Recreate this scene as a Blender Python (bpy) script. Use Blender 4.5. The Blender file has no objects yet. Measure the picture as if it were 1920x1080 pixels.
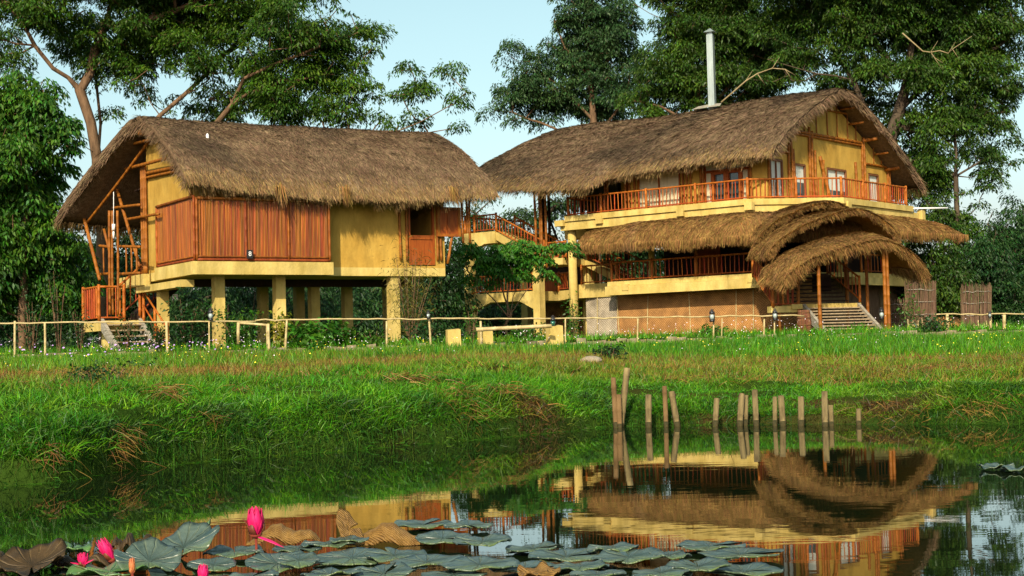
import bpy, math, random
import numpy as np
rng = np.random.default_rng(7); random.seed(7)
S = bpy.context.scene; COL = S.collection
# ------------------------------------------------------------------ camera, sky, sun
FPX = 2900.0; CZ = 1.0; ROLL = .025; PITCH = math.atan(120/FPX)
vF = np.array([0, math.cos(PITCH), math.sin(PITCH)]); vU0 = np.array([0, -math.sin(PITCH), math.cos(PITCH)])
vR = math.cos(ROLL)*np.array([1., 0, 0]) - math.sin(ROLL)*vU0
vU = math.sin(ROLL)*np.array([1., 0, 0]) + math.cos(ROLL)*vU0
CAM = np.array([0, 0, CZ])
from mathutils import Matrix
cd = bpy.data.cameras.new('camera'); cam = bpy.data.objects.new('camera', cd); COL.objects.link(cam)
cd.sensor_width = 36; cd.lens = 36*FPX/1920; cd.clip_end = 5000; cd.clip_start = .1
cam.matrix_world = Matrix([[vR[i], vU[i], -vF[i], CAM[i]] for i in range(3)] + [[0, 0, 0, 1]])
S.camera = cam
SUN_AZ = math.atan2(-.22, -1.0)     # direction (x, y) towards the sun: behind the camera, a little left
SUN_EL = math.radians(33)
W = bpy.data.worlds.new('World'); S.world = W; W.use_nodes = True
nt = W.node_tree; bg = nt.nodes['Background']; sky = nt.nodes.new('ShaderNodeTexSky')
sky.sky_type = 'NISHITA'; sky.sun_disc = False; sky.sun_elevation = SUN_EL
sky.sun_rotation = SUN_AZ; sky.dust_density = 2.0; sky.air_density = 1.0; sky.ozone_density = 1.2; sky.altitude = 0
hs = nt.nodes.new('ShaderNodeHueSaturation'); hs.inputs['Hue'].default_value = .443; hs.inputs['Saturation'].default_value = .75; hs.inputs['Value'].default_value = .90
nt.links.new(sky.outputs[0], hs.inputs['Color']); nt.links.new(hs.outputs[0], bg.inputs[0]); bg.inputs[1].default_value = .15
sl = bpy.data.lights.new('sun', 'SUN'); sl.energy = 5.0; sl.angle = math.radians(.6); sl.color = (1, .87, .66)
so = bpy.data.objects.new('sun', sl); COL.objects.link(so)
from mathutils import Vector
sd = Vector((math.sin(SUN_AZ)*math.cos(SUN_EL), math.cos(SUN_AZ)*math.cos(SUN_EL), math.sin(SUN_EL)))
so.rotation_euler = sd.to_track_quat('Z', 'Y').to_euler(); so.location = (-10, -20, 40)
S.view_settings.view_transform = 'Standard'; S.view_settings.look = 'None'; S.view_settings.exposure = .3; S.view_settings.gamma = 1
S.render.engine = 'CYCLES'
# ------------------------------------------------------------------ pixel -> world (used to measure real planes)
def ray(x, y): return vF + (x-960)/FPX*vR - (y-540)/FPX*vU
def aty(x, y, Y): d = ray(x, y); return CAM + d*(Y/d[1])
def atz(x, y, z=0.0): d = ray(x, y); return CAM + d*((z-CZ)/d[2])
class Fr:
    def __init__(s, x, y, ang):
        a = math.radians(ang); s.o = np.array([x, y, 0.]); s.u = np.array([math.cos(a), math.sin(a), 0]); s.v = np.array([-math.sin(a), math.cos(a), 0])
    def __call__(s, u, v, z):
        q = s.o + s.u*u + s.v*v; return (q[0], q[1], z)
    def arr(s, u, v, z):
        u, v, z = np.broadcast_arrays(u, v, z)
        return np.stack([s.o[0]+s.u[0]*u+s.v[0]*v, s.o[1]+s.u[1]*u+s.v[1]*v, z], -1)
LF = Fr(-9.77, 48, 31); RF = Fr(14.13, 65.5, -40); PF = Fr(12.06, 65.28, 12); WF = Fr(0, 0, 0)
# ------------------------------------------------------------------ materials
def _new(name):
    m = bpy.data.materials.new(name); m.use_nodes = True; n = m.node_tree; b = n.nodes['Principled BSDF']; return m, n, b
def mat(name, c1, c2=None, scale=4, stretch=(1, 1, 1), rough=.85, bump=0, bscale=None, island=0, c3=None, metallic=0, spec=.3, trans=0, detail=4, dirt=0):
    m, n, b = _new(name); L = n.links; c2 = c2 or c1
    tc = n.nodes.new('ShaderNodeTexCoord'); mp = n.nodes.new('ShaderNodeMapping'); mp.inputs['Scale'].default_value = stretch
    L.new(tc.outputs['Object'], mp.inputs[0])
    nz = n.nodes.new('ShaderNodeTexNoise'); nz.inputs['Scale'].default_value = scale; nz.inputs['Detail'].default_value = detail
    L.new(mp.outputs[0], nz.inputs['Vector'])
    rp = n.nodes.new('ShaderNodeValToRGB'); e = rp.color_ramp.elements
    e[0].position = .32; e[1].position = .68; e[0].color = (*c1, 1); e[1].color = (*c2, 1)
    L.new(nz.outputs['Fac'], rp.inputs[0]); out = rp.outputs[0]
    if c3:
        n3 = n.nodes.new('ShaderNodeTexNoise'); n3.inputs['Scale'].default_value = scale*.23; n3.inputs['Detail'].default_value = 5
        L.new(tc.outputs['Object'], n3.inputs['Vector'])
        r3 = n.nodes.new('ShaderNodeValToRGB'); r3.color_ramp.elements[0].position = .52; r3.color_ramp.elements[1].position = .66
        L.new(n3.outputs['Fac'], r3.inputs[0]); mx = n.nodes.new('ShaderNodeMixRGB'); mx.inputs[2].default_value = (*c3, 1)
        L.new(r3.outputs[0], mx.inputs[0]); L.new(out, mx.inputs[1]); out = mx.outputs[0]
    if island:
        g = n.nodes.new('ShaderNodeNewGeometry'); h = n.nodes.new('ShaderNodeHueSaturation')
        mr = n.nodes.new('ShaderNodeMapRange'); mr.inputs[3].default_value = 1-island; mr.inputs[4].default_value = 1+island
        L.new(g.outputs['Random Per Island'], mr.inputs[0]); L.new(mr.outputs[0], h.inputs['Value'])
        mh = n.nodes.new('ShaderNodeMath'); mh.operation = 'MULTIPLY'; mh.inputs[1].default_value = 37.7
        fr = n.nodes.new('ShaderNodeMath'); fr.operation = 'FRACT'; L.new(g.outputs['Random Per Island'], mh.inputs[0]); L.new(mh.outputs[0], fr.inputs[0])
        m2 = n.nodes.new('ShaderNodeMapRange'); m2.inputs[3].default_value = .5-island*.05; m2.inputs[4].default_value = .5+island*.05
        L.new(fr.outputs[0], m2.inputs[0]); L.new(m2.outputs[0], h.inputs['Hue']); L.new(out, h.inputs['Color']); out = h.outputs[0]
    if dirt:
        n4 = n.nodes.new('ShaderNodeTexNoise'); n4.inputs['Scale'].default_value = 1.1; n4.inputs['Detail'].default_value = 8; n4.inputs['Roughness'].default_value = .7
        mp4 = n.nodes.new('ShaderNodeMapping'); mp4.inputs['Scale'].default_value = (1.6, 1.6, .6); L.new(tc.outputs['Object'], mp4.inputs[0]); L.new(mp4.outputs[0], n4.inputs['Vector'])
        r4 = n.nodes.new('ShaderNodeValToRGB'); r4.color_ramp.elements[0].position = .35; r4.color_ramp.elements[1].position = .62
        r4.color_ramp.elements[0].color = (1-dirt, 1-dirt, 1-dirt*1.1, 1); r4.color_ramp.elements[1].color = (1, 1, 1, 1)
        L.new(n4.outputs['Fac'], r4.inputs[0]); m4 = n.nodes.new('ShaderNodeMixRGB'); m4.blend_type = 'MULTIPLY'; m4.inputs[0].default_value = 1
        L.new(out, m4.inputs[1]); L.new(r4.outputs[0], m4.inputs[2]); out = m4.outputs[0]
    L.new(out, b.inputs['Base Color']); b.inputs['Roughness'].default_value = rough; b.inputs['Metallic'].default_value = metallic
    b.inputs['Specular IOR Level'].default_value = spec
    if bump:
        bp = n.nodes.new('ShaderNodeBump'); bp.inputs['Strength'].default_value = 1; bp.inputs['Distance'].default_value = bump
        nb = n.nodes.new('ShaderNodeTexNoise'); nb.inputs['Scale'].default_value = bscale or scale*2; nb.inputs['Detail'].default_value = 6
        L.new(mp.outputs[0], nb.inputs['Vector']); L.new(nb.outputs['Fac'], bp.inputs['Height']); L.new(bp.outputs[0], b.inputs['Normal'])
    if trans:
        t = n.nodes.new('ShaderNodeBsdfTranslucent'); mm = n.nodes.new('ShaderNodeMixShader'); mm.inputs[0].default_value = trans
        L.new(out, t.inputs[0]); L.new(b.outputs[0], mm.inputs[1]); L.new(t.outputs[0], mm.inputs[2])
        L.new(mm.outputs[0], n.nodes['Material Output'].inputs[0])
    return m
M = {}
M['plaster'] = mat('plaster', (.47, .275, .042), (.56, .35, .065), 1.3, bump=.012, bscale=9, dirt=.34)
M['concrete'] = mat('painted_concrete', (.55, .405, .105), (.68, .52, .17), 1.6, bump=.01, bscale=12, dirt=.36)
M['bamboo'] = mat('stained_bamboo', (.17, .038, .004), (.30, .080, .008), 5, (1, 1, .6), rough=.6, island=.3, spec=.3)
M['rail'] = mat('stained_rail', (.26, .046, .006), (.41, .090, .010), 5, (1, 1, .6), rough=.6, island=.3, spec=.3)
M['screen'] = mat('screen_bamboo', (.19, .046, .004), (.34, .098, .007), 3, (3, 3, .35), rough=.45, island=.35, spec=.45)
M['pale'] = mat('pale_bamboo', (.34, .25, .11), (.52, .40, .20), 6, rough=.5, island=.2)
M['stake'] = mat('weathered_stake', (.085, .055, .028), (.30, .215, .10), 11, (1, 1, .3), rough=.95, bump=.02, island=.3, dirt=.4)
M['old_stake'] = mat('rotten_stake', (.10, .05, .02), (.22, .13, .055), 9, (1, 1, .35), rough=.9, bump=.012, island=.2)
M['wood'] = mat('red_wood', (.22, .045, .006), (.34, .085, .010), 5, (4, 4, .5), rough=.55, spec=.25)
M['frame'] = mat('brown_frame', (.12, .045, .018), (.2, .08, .03), 5, (4, 4, .5), rough=.6)
M['greywood'] = mat('grey_timber', (.20, .18, .13), (.36, .33, .26), 4, (1, 1, 6), rough=.9, bump=.01)
M['tread'] = mat('stair_tread', (.22, .16, .09), (.36, .28, .17), 5, (1, 6, 6), rough=.9, bump=.006)
M['dark'] = mat('shade_dark_timber', (.022, .010, .006), (.04, .018, .009), 5, rough=.8)  # near-black stands in for interior shade; also colours dark poles and beams
M['thatch'] = mat('grey_thatch', (.125, .080, .045), (.205, .140, .080), 1.3, island=.5, c3=(.085, .060, .036), rough=.95, spec=.1)
M['thatch_base'] = mat('thatch_base', (.10, .062, .034), (.16, .105, .06), 7, bump=.05, bscale=20, rough=1, spec=.05)
M['thatch_warm'] = mat('thatch_eave', (.17, .105, .042), (.27, .18, .075), 1.6, island=.5, rough=.95, spec=.1)
M['gold'] = mat('golden_thatch', (.18, .098, .030), (.29, .165, .052), 1.6, island=.55, c3=(.20, .115, .05), rough=.95, spec=.1)
M['gold_base'] = mat('golden_base', (.24, .115, .025), (.36, .18, .04), 7, bump=.05, bscale=20, rough=1, spec=.05)
M['glass'] = mat('glass', (.04, .06, .06), rough=.05, spec=.9)
M['curtain'] = mat('curtain', (.50, .54, .48), (.66, .69, .62), 3, (5, 5, .3), rough=.9)
M['cloth'] = mat('pale_blind', (.45, .42, .27), (.60, .56, .38), 2, (5, 5, .3), rough=.9)
M['steel'] = mat('steel', (.34, .41, .39), (.46, .53, .48), 3, (3, 3, .4), rough=.38, metallic=.55, dirt=.2)
M['white'] = mat('white_plastic', (.8, .8, .76), rough=.5)
M['black'] = mat('black_metal', (.012, .012, .012), rough=.35, spec=.6)
M['lampglass'] = mat('lamp_glass', (.35, .42, .38), rough=.08, spec=.9)
M['greenglass'] = mat('green_glass', (.01, .10, .06), rough=.08, spec=.9)
M['bark'] = mat('bark', (.085, .05, .025), (.19, .115, .06), 3, (2, 2, .6), rough=.95, bump=.03, bscale=8)
M['bark_dark'] = mat('dark_bark', (.05, .035, .022), (.10, .075, .045), 3, (2, 2, .6), rough=.95, bump=.03, bscale=8)
M['deadwood'] = mat('dead_wood', (.20, .15, .07), (.32, .25, .13), 3, rough=.9)
M['stone'] = mat('kerb_stone', (.20, .15, .09), (.34, .28, .18), 3, bump=.04, bscale=9, c3=(.12, .10, .05), dirt=.3)
M['rock'] = mat('rock', (.22, .18, .12), (.34, .29, .20), 6, bump=.03)
M['barrel'] = mat('barrel_bamboo', (.10, .038, .014), (.19, .08, .03), 6, (1, 1, 3), rough=.6, island=.3)
def leafmat(name, a, b, island=.58, trans=.28, c3=None, scale=.5): return mat(name, a, b, scale, island=island, trans=trans, rough=.5, spec=.35, c3=c3)
M['leaf_rain'] = leafmat('raintree_leaves', (.022, .064, .005), (.066, .145, .007))
M['leaf_right'] = leafmat('big_tree_leaves', (.020, .055, .006), (.058, .122, .008))
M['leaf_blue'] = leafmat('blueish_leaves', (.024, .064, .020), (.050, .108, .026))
M['leaf_bright'] = leafmat('bright_leaves', (.022, .085, .008), (.065, .17, .008))
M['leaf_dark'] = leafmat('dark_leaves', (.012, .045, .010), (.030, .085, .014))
M['leaf_young'] = leafmat('young_leaves', (.026, .115, .008), (.065, .21, .012), .45)
M['leaf_brown'] = leafmat('feathery_leaves', (.09, .085, .012), (.15, .14, .02))
M['leaf_yellow'] = leafmat('yellow_leaves', (.25, .23, .01), (.10, .17, .015), .4)
M['grass_bank'] = leafmat('bank_grass', (.030, .125, .002), (.095, .29, .003), .55, .2, scale=1.4, c3=(.11, .20, .006))
M['grass_lush'] = leafmat('lush_grass', (.035, .145, .004), (.095, .27, .006), .6, .25, scale=.5)
M['grass_meadow'] = leafmat('meadow_grass', (.075, .17, .006), (.15, .23, .010), .6, .2, c3=(.22, .13, .02), scale=.9)
M['grass_dry'] = leafmat('dry_grass', (.15, .075, .016), (.27, .15, .035), .6, .2)
M['grass_shade'] = leafmat('shade_shore_grass', (.018, .062, .003), (.045, .125, .004), .75, .08, c3=(.07, .042, .010), scale=1.5)  # darkened green stands in for self-shadow in the dense bank grass
M['fl_yellow'] = mat('yellow_petals', (.85, .72, .05)); M['fl_white'] = mat('white_petals', (.75, .68, .72)); M['fl_purple'] = mat('violet_petals', (.32, .22, .55), (.5, .3, .6), 3)
M['petal'] = mat('lotus_petal', (.50, .004, .07), (.78, .018, .17), 28, (1, 1, .25), rough=.5, trans=.15)
M['petal_dark'] = mat('lotus_sepal', (.10, .02, .015), (.20, .06, .02), 9, (1, 1, .4), rough=.5)
M['bud_brown'] = mat('young_bud', (.42, .10, .03), (.60, .22, .08), 12, (1, 1, .3), rough=.5)
M['stem'] = mat('lotus_stem', (.16, .02, .015), (.22, .05, .02), 9)
M['pad'] = mat('lily_pad', (.030, .060, .050), (.105, .150, .115), 11, rough=.30, bump=.008, bscale=26, spec=.6, c3=(.10, .13, .035), island=.45, detail=10, dirt=.45)
def add_veins(m, col, k=17):
    n = m.node_tree; b = n.nodes['Principled BSDF']; L = n.links; tc = n.nodes.new('ShaderNodeTexCoord'); sx = n.nodes.new('ShaderNodeSeparateXYZ'); L.new(tc.outputs['Object'], sx.inputs[0])
    def mth(op, a, bb=None):
        q = n.nodes.new('ShaderNodeMath'); q.operation = op
        for i, v in enumerate((a, bb)):
            if v is None: continue
            if isinstance(v, (int, float)): q.inputs[i].default_value = v
            else: L.new(v, q.inputs[i])
        return q.outputs[0]
    an = mth('ARCTAN2', sx.outputs[1], sx.outputs[0]); nz = n.nodes.new('ShaderNodeTexNoise'); nz.inputs['Scale'].default_value = 14; L.new(tc.outputs['Object'], nz.inputs['Vector'])
    ph = mth('ADD', mth('MULTIPLY', an, k/2), mth('MULTIPLY', nz.outputs['Fac'], 1.3)); v = mth('POWER', mth('ABSOLUTE', mth('SINE', ph)), 26)
    mx = n.nodes.new('ShaderNodeMixRGB'); mx.inputs[2].default_value = (*col, 1); L.new(mth('MULTIPLY', v, .55), mx.inputs[0]); L.new(b.inputs['Base Color'].links[0].from_socket, mx.inputs[1]); L.new(mx.outputs[0], b.inputs['Base Color'])
    bp = n.nodes.new('ShaderNodeBump'); bp.inputs['Distance'].default_value = .006; bp.invert = True; L.new(v, bp.inputs['Height'])
    if b.inputs['Normal'].links: L.new(b.inputs['Normal'].links[0].from_socket, bp.inputs['Normal'])
    L.new(bp.outputs[0], b.inputs['Normal'])
add_veins(M['pad'], (.16, .20, .12))
M['pad_green'] = mat('green_pad', (.05, .12, .03), (.10, .2, .05), 7, rough=.35, bump=.004, spec=.6)
def mat_dry():
    m = mat('dried_pad', (.15, .075, .014), (.30, .17, .040), 20, rough=.6, bump=.006, bscale=40); n = m.node_tree; b = n.nodes['Principled BSDF']; L = n.links
    tc = n.nodes.new('ShaderNodeTexCoord'); w = n.nodes.new('ShaderNodeTexWave'); w.inputs['Scale'].default_value = 34; w.inputs['Distortion'].default_value = 3; w.inputs['Detail'].default_value = 2; w.bands_direction = 'DIAGONAL'
    L.new(tc.outputs['Object'], w.inputs[0]); src = b.inputs['Base Color'].links[0].from_socket; mx = n.nodes.new('ShaderNodeMixRGB'); mx.blend_type = 'MULTIPLY'; mx.inputs[0].default_value = .3
    L.new(src, mx.inputs[1]); L.new(w.outputs[0], mx.inputs[2]); L.new(mx.outputs[0], b.inputs['Base Color'])
    bp = n.nodes.new('ShaderNodeBump'); bp.inputs['Distance'].default_value = .004; L.new(w.outputs[0], bp.inputs['Height']); L.new(b.inputs['Normal'].links[0].from_socket, bp.inputs['Normal']); L.new(bp.outputs[0], b.inputs['Normal']); return m
M['pad_dry'] = mat_dry()
M['pad_dark'] = mat('rotting_pad', (.018, .013, .006), (.06, .036, .012), 10, rough=.6, bump=.008)
def ground_mat():
    m = mat('earth_and_grass', (.018, .042, .006), (.03, .06, .008), 1.2, c3=(.05, .032, .012), rough=1, bump=.05, bscale=14, spec=0); return m
add_veins(M['pad_green'], (.16, .26, .10)); add_veins(M['pad_dark'], (.15, .10, .04)); M['ground'] = ground_mat()
def water_mat():
    m, n, b = _new('pond_water'); L = n.links
    b.inputs['Base Color'].default_value = (.006, .012, .004, 1); b.inputs['Roughness'].default_value = .015; b.inputs['IOR'].default_value = 1.36
    tc = n.nodes.new('ShaderNodeTexCoord'); mp = n.nodes.new('ShaderNodeMapping'); mp.inputs['Scale'].default_value = (.8, 1.6, 1)
    nz = n.nodes.new('ShaderNodeTexNoise'); nz.inputs['Scale'].default_value = 2.2; nz.inputs['Detail'].default_value = 3
    L.new(tc.outputs['Object'], mp.inputs[0]); L.new(mp.outputs[0], nz.inputs['Vector'])
    bp = n.nodes.new('ShaderNodeBump'); bp.inputs['Distance'].default_value = .0005; bp.inputs['Strength'].default_value = 1
    L.new(nz.outputs['Fac'], bp.inputs['Height']); L.new(bp.outputs[0], b.inputs['Normal']); return m
M['water'] = water_mat()
def mat_woven(name, c1, c2):
    m, n, b = _new(name); L = n.links
    tc = n.nodes.new('ShaderNodeTexCoord'); mp = n.nodes.new('ShaderNodeMapping')
    L.new(tc.outputs['Object'], mp.inputs[0]); outs = []
    mp.inputs['Rotation'].default_value = (0, 0, math.radians(40))
    for r in (45, -45):
        mq = n.nodes.new('ShaderNodeMapping'); mq.inputs['Rotation'].default_value = (0, math.radians(r), 0); L.new(mp.outputs[0], mq.inputs[0])
        w = n.nodes.new('ShaderNodeTexWave'); w.inputs['Scale'].default_value = 4.2; w.inputs['Distortion'].default_value = 2.2; w.inputs['Detail'].default_value = 2; w.inputs['Detail Scale'].default_value = 2
        L.new(mq.outputs[0], w.inputs[0]); outs.append(w)
    ck = n.nodes.new('ShaderNodeTexNoise'); ck.inputs['Scale'].default_value = 1.7; ck.inputs['Detail'].default_value = 1; L.new(tc.outputs['Object'], ck.inputs['Vector'])
    rr = n.nodes.new('ShaderNodeValToRGB'); rr.color_ramp.elements[0].position = .47; rr.color_ramp.elements[1].position = .53; L.new(ck.outputs[0], rr.inputs[0])
    mx = n.nodes.new('ShaderNodeMixRGB'); L.new(rr.outputs[0], mx.inputs[0]); L.new(outs[0].outputs[0], mx.inputs[1]); L.new(outs[1].outputs[0], mx.inputs[2])
    rp = n.nodes.new('ShaderNodeValToRGB'); rp.color_ramp.elements[0].color = (*c1, 1); rp.color_ramp.elements[1].color = (*c2, 1); L.new(mx.outputs[0], rp.inputs[0])
    n2 = n.nodes.new('ShaderNodeTexNoise'); n2.inputs['Scale'].default_value = 2.2; n2.inputs['Detail'].default_value = 6; L.new(tc.outputs['Object'], n2.inputs['Vector'])
    mm = n.nodes.new('ShaderNodeMixRGB'); mm.blend_type = 'OVERLAY'; mm.inputs[0].default_value = .8; L.new(rp.outputs[0], mm.inputs[1]); L.new(n2.outputs[0], mm.inputs[2])
    L.new(mm.outputs[0], b.inputs['Base Color']); b.inputs['Roughness'].default_value = .9
    bp = n.nodes.new('ShaderNodeBump'); bp.inputs['Distance'].default_value = .012; L.new(mx.outputs[0], bp.inputs['Height']); L.new(bp.outputs[0], b.inputs['Normal'])
    return m
M['woven'] = mat_woven('woven_mat', (.25, .115, .028), (.40, .20, .06))
M['woven_grey'] = mat_woven('bleached_mat', (.20, .15, .095), (.50, .44, .32))
M['twig'] = mat('bundled_twigs', (.09, .052, .03), (.20, .13, .075), 6, (3, 3, .4), island=.45, rough=.95)
# ------------------------------------------------------------------ mesh helpers
def root_loc(o):
    while o is not None and o.parent is not None: o = o.parent
    return np.array(o.location) if o is not None else np.zeros(3)
def link_mesh(name, V, F, m, parent=None, smooth=False, loc=None):
    V = np.asarray(V, float)
    off = root_loc(parent) if parent is not None else (np.array(loc, float) if loc is not None else np.zeros(3))
    me = bpy.data.meshes.new(name)
    if isinstance(F, np.ndarray):
        k = F.shape[1]; me.vertices.add(len(V)); me.vertices.foreach_set('co', (V-off).astype(np.float32).ravel())
        me.loops.add(F.size); me.loops.foreach_set('vertex_index', F.astype(np.int32).ravel())
        me.polygons.add(len(F)); me.polygons.foreach_set('loop_start', np.arange(0, F.size, k, dtype=np.int32))
        me.polygons.foreach_set('loop_total', np.full(len(F), k, dtype=np.int32)); me.update(calc_edges=True)
    else:
        me.from_pydata([tuple(p) for p in (V-off)], [], F); me.update()
    if smooth: me.polygons.foreach_set('use_smooth', [True]*len(me.polygons))
    me.materials.append(m); o = bpy.data.objects.new(name, me); COL.objects.link(o)
    if parent is not None: o.parent = parent
    else: o.location = tuple(off)
    return o
def tag(o, label=None, cat=None, group=None, kind=None):
    if label: o['label'] = label
    if cat: o['category'] = cat
    if group: o['group'] = group
    if kind: o['kind'] = kind
    return o
def thing(name, loc, label, cat, group=None):
    o = bpy.data.objects.new(name, None); COL.objects.link(o); o.location = tuple(float(c) for c in loc); o.empty_display_size = .2
    return tag(o, label, cat, group)
def copy_tree(o, parent=None):
    c = o.copy(); COL.objects.link(c); c.parent = parent
    for ch in list(o.children): copy_tree(ch, c)
    return c
class MB:
    def __init__(s): s.V = []; s.F = []
    def add(s, V, F):
        b = len(s.V); s.V += [tuple(v) for v in V]; s.F += [tuple(i+b for i in f) for f in F]; return s
    def box(s, fr, u0, u1, v0, v1, z0, z1):
        P = [fr(u, v, z) for z in (z0, z1) for u, v in ((u0, v0), (u1, v0), (u1, v1), (u0, v1))]
        return s.add(P, [(3, 2, 1, 0), (4, 5, 6, 7), (0, 1, 5, 4), (1, 2, 6, 5), (2, 3, 7, 6), (3, 0, 4, 7)])
    def prism(s, base, top):
        n = len(base); return s.add(list(base)+list(top), [tuple(range(n))[::-1], tuple(range(n, 2*n))]+[(i, (i+1) % n, n+(i+1) % n, n+i) for i in range(n)])
    def slab(s, fr, poly, z0, z1): return s.prism([fr(u, v, z0) for u, v in poly], [fr(u, v, z1) for u, v in poly])
    def vplate(s, fr, axis, pos, th, poly):      # vertical plate in the plane u=pos or v=pos, poly of (along, z)
        if axis == 'u': return s.prism([fr(pos, a, z) for a, z in poly], [fr(pos+th, a, z) for a, z in poly])
        return s.prism([fr(a, pos, z) for a, z in poly], [fr(a, pos+th, z) for a, z in poly])
    def tube(s, pts, r, n=7, cap=True):
        pts = [np.array(p, float) for p in pts]; R = r if hasattr(r, '__len__') else [r]*len(pts); base = len(s.V)
        for i, p in enumerate(pts):
            d = pts[min(i+1, len(pts)-1)]-pts[max(i-1, 0)]; d /= (np.linalg.norm(d)+1e-9)
            a = np.cross(d, [0, 0, 1.]) if abs(d[2]) < .95 else np.cross(d, [0, 1., 0]); a /= np.linalg.norm(a); b = np.cross(d, a)
            for k in range(n):
                t = 2*math.pi*k/n; s.V.append(tuple(p+R[i]*(math.cos(t)*a+math.sin(t)*b)))
        for i in range(len(pts)-1):
            for k in range(n):
                q = base+i*n; s.F.append((q+k, q+(k+1) % n, q+n+(k+1) % n, q+n+k))
        if cap:
            s.F.append(tuple(base+k for k in range(n))[::-1]); q = base+(len(pts)-1)*n; s.F.append(tuple(q+k for k in range(n)))
        return s
    def bamboo(s, a, b, r=.045, n=8, node=.34):
        a = np.array(a, float); b = np.array(b, float); L = np.linalg.norm(b-a); k = max(1, int(L/node)); pts = [a]; R = [r]
        bow = np.array([rng.normal()*.006*L, rng.normal()*.004*L, 0])
        for i in range(1, k+1):
            for dt, rr in ((-.025, r), (0, r*1.18), (.025, r)):
                t = (i-.5)/k+dt/L
                if 0 < t < 1: pts.append(a+(b-a)*t+bow*math.sin(math.pi*t)); R.append(rr*(1-.08*t))
        pts.append(b); R.append(r*.93); return s.tube(pts, R, n)
    def build(s, name, m, parent=None, smooth=False, loc=None): return link_mesh(name, s.V, s.F, m, parent, smooth, loc)
def bpole(name, a, b, r, parent, m='bamboo'): return MB().bamboo(a, b, r).build(name, M[m], parent, True)
def wave(x, y, z=0, seed=0, f=1.0):
    r = np.random.default_rng(seed); v = 0; amp = 1
    for o in range(4):
        for k in range(3):
            d = r.normal(size=3); d /= np.linalg.norm(d); p = r.random()*6.28
            v = v+amp*np.sin((x*d[0]+y*d[1]+z*d[2])*f*(2**o)*2.2+p)
        amp *= .55
    return v/4.5
def blades(P, D, N, L, Wd, taper=.25, curl=0, seg=1):
    """P roots, D unit directions, N sideways-defining normals, lengths, widths -> V,F of quad strips"""
    n = len(P); side = np.cross(D, N); side /= (np.linalg.norm(side, axis=1, keepdims=True)+1e-9)
    L = np.broadcast_to(L, n)[:, None]; Wd = np.broadcast_to(Wd, n)[:, None]
    rows = []
    for i in range(seg+1):
        t = i/seg; w = Wd*(1-(1-taper)*t)*.5; c = P+D*L*t
        if np.ndim(curl) or curl: c = c+np.array([0, 0, -1.])*(np.broadcast_to(curl, n)[:, None]*L*t*t)
        rows += [c-side*w, c+side*w]
    V = np.stack(rows, 1).reshape(-1, 3); m = 2*(seg+1); F = []
    base = np.arange(n)[:, None]*m
    for i in range(seg): F.append(base+np.array([[2*i, 2*i+1, 2*i+3, 2*i+2]]))
    return V, np.stack(F, 1).reshape(-1, 4)
def join(parts):
    Vs, Fs, b = [], [], 0
    for V, F in parts: Vs.append(V); Fs.append(F+b); b += len(V)
    return np.concatenate(Vs), np.concatenate(Fs)
def rnd_dirs(n, zmin=-1, zmax=1):
    z = rng.uniform(zmin, zmax, n); a = rng.uniform(0, 2*math.pi, n); r = np.sqrt(np.maximum(0, 1-z*z)); return np.stack([r*np.cos(a), r*np.sin(a), z], 1)
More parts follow.
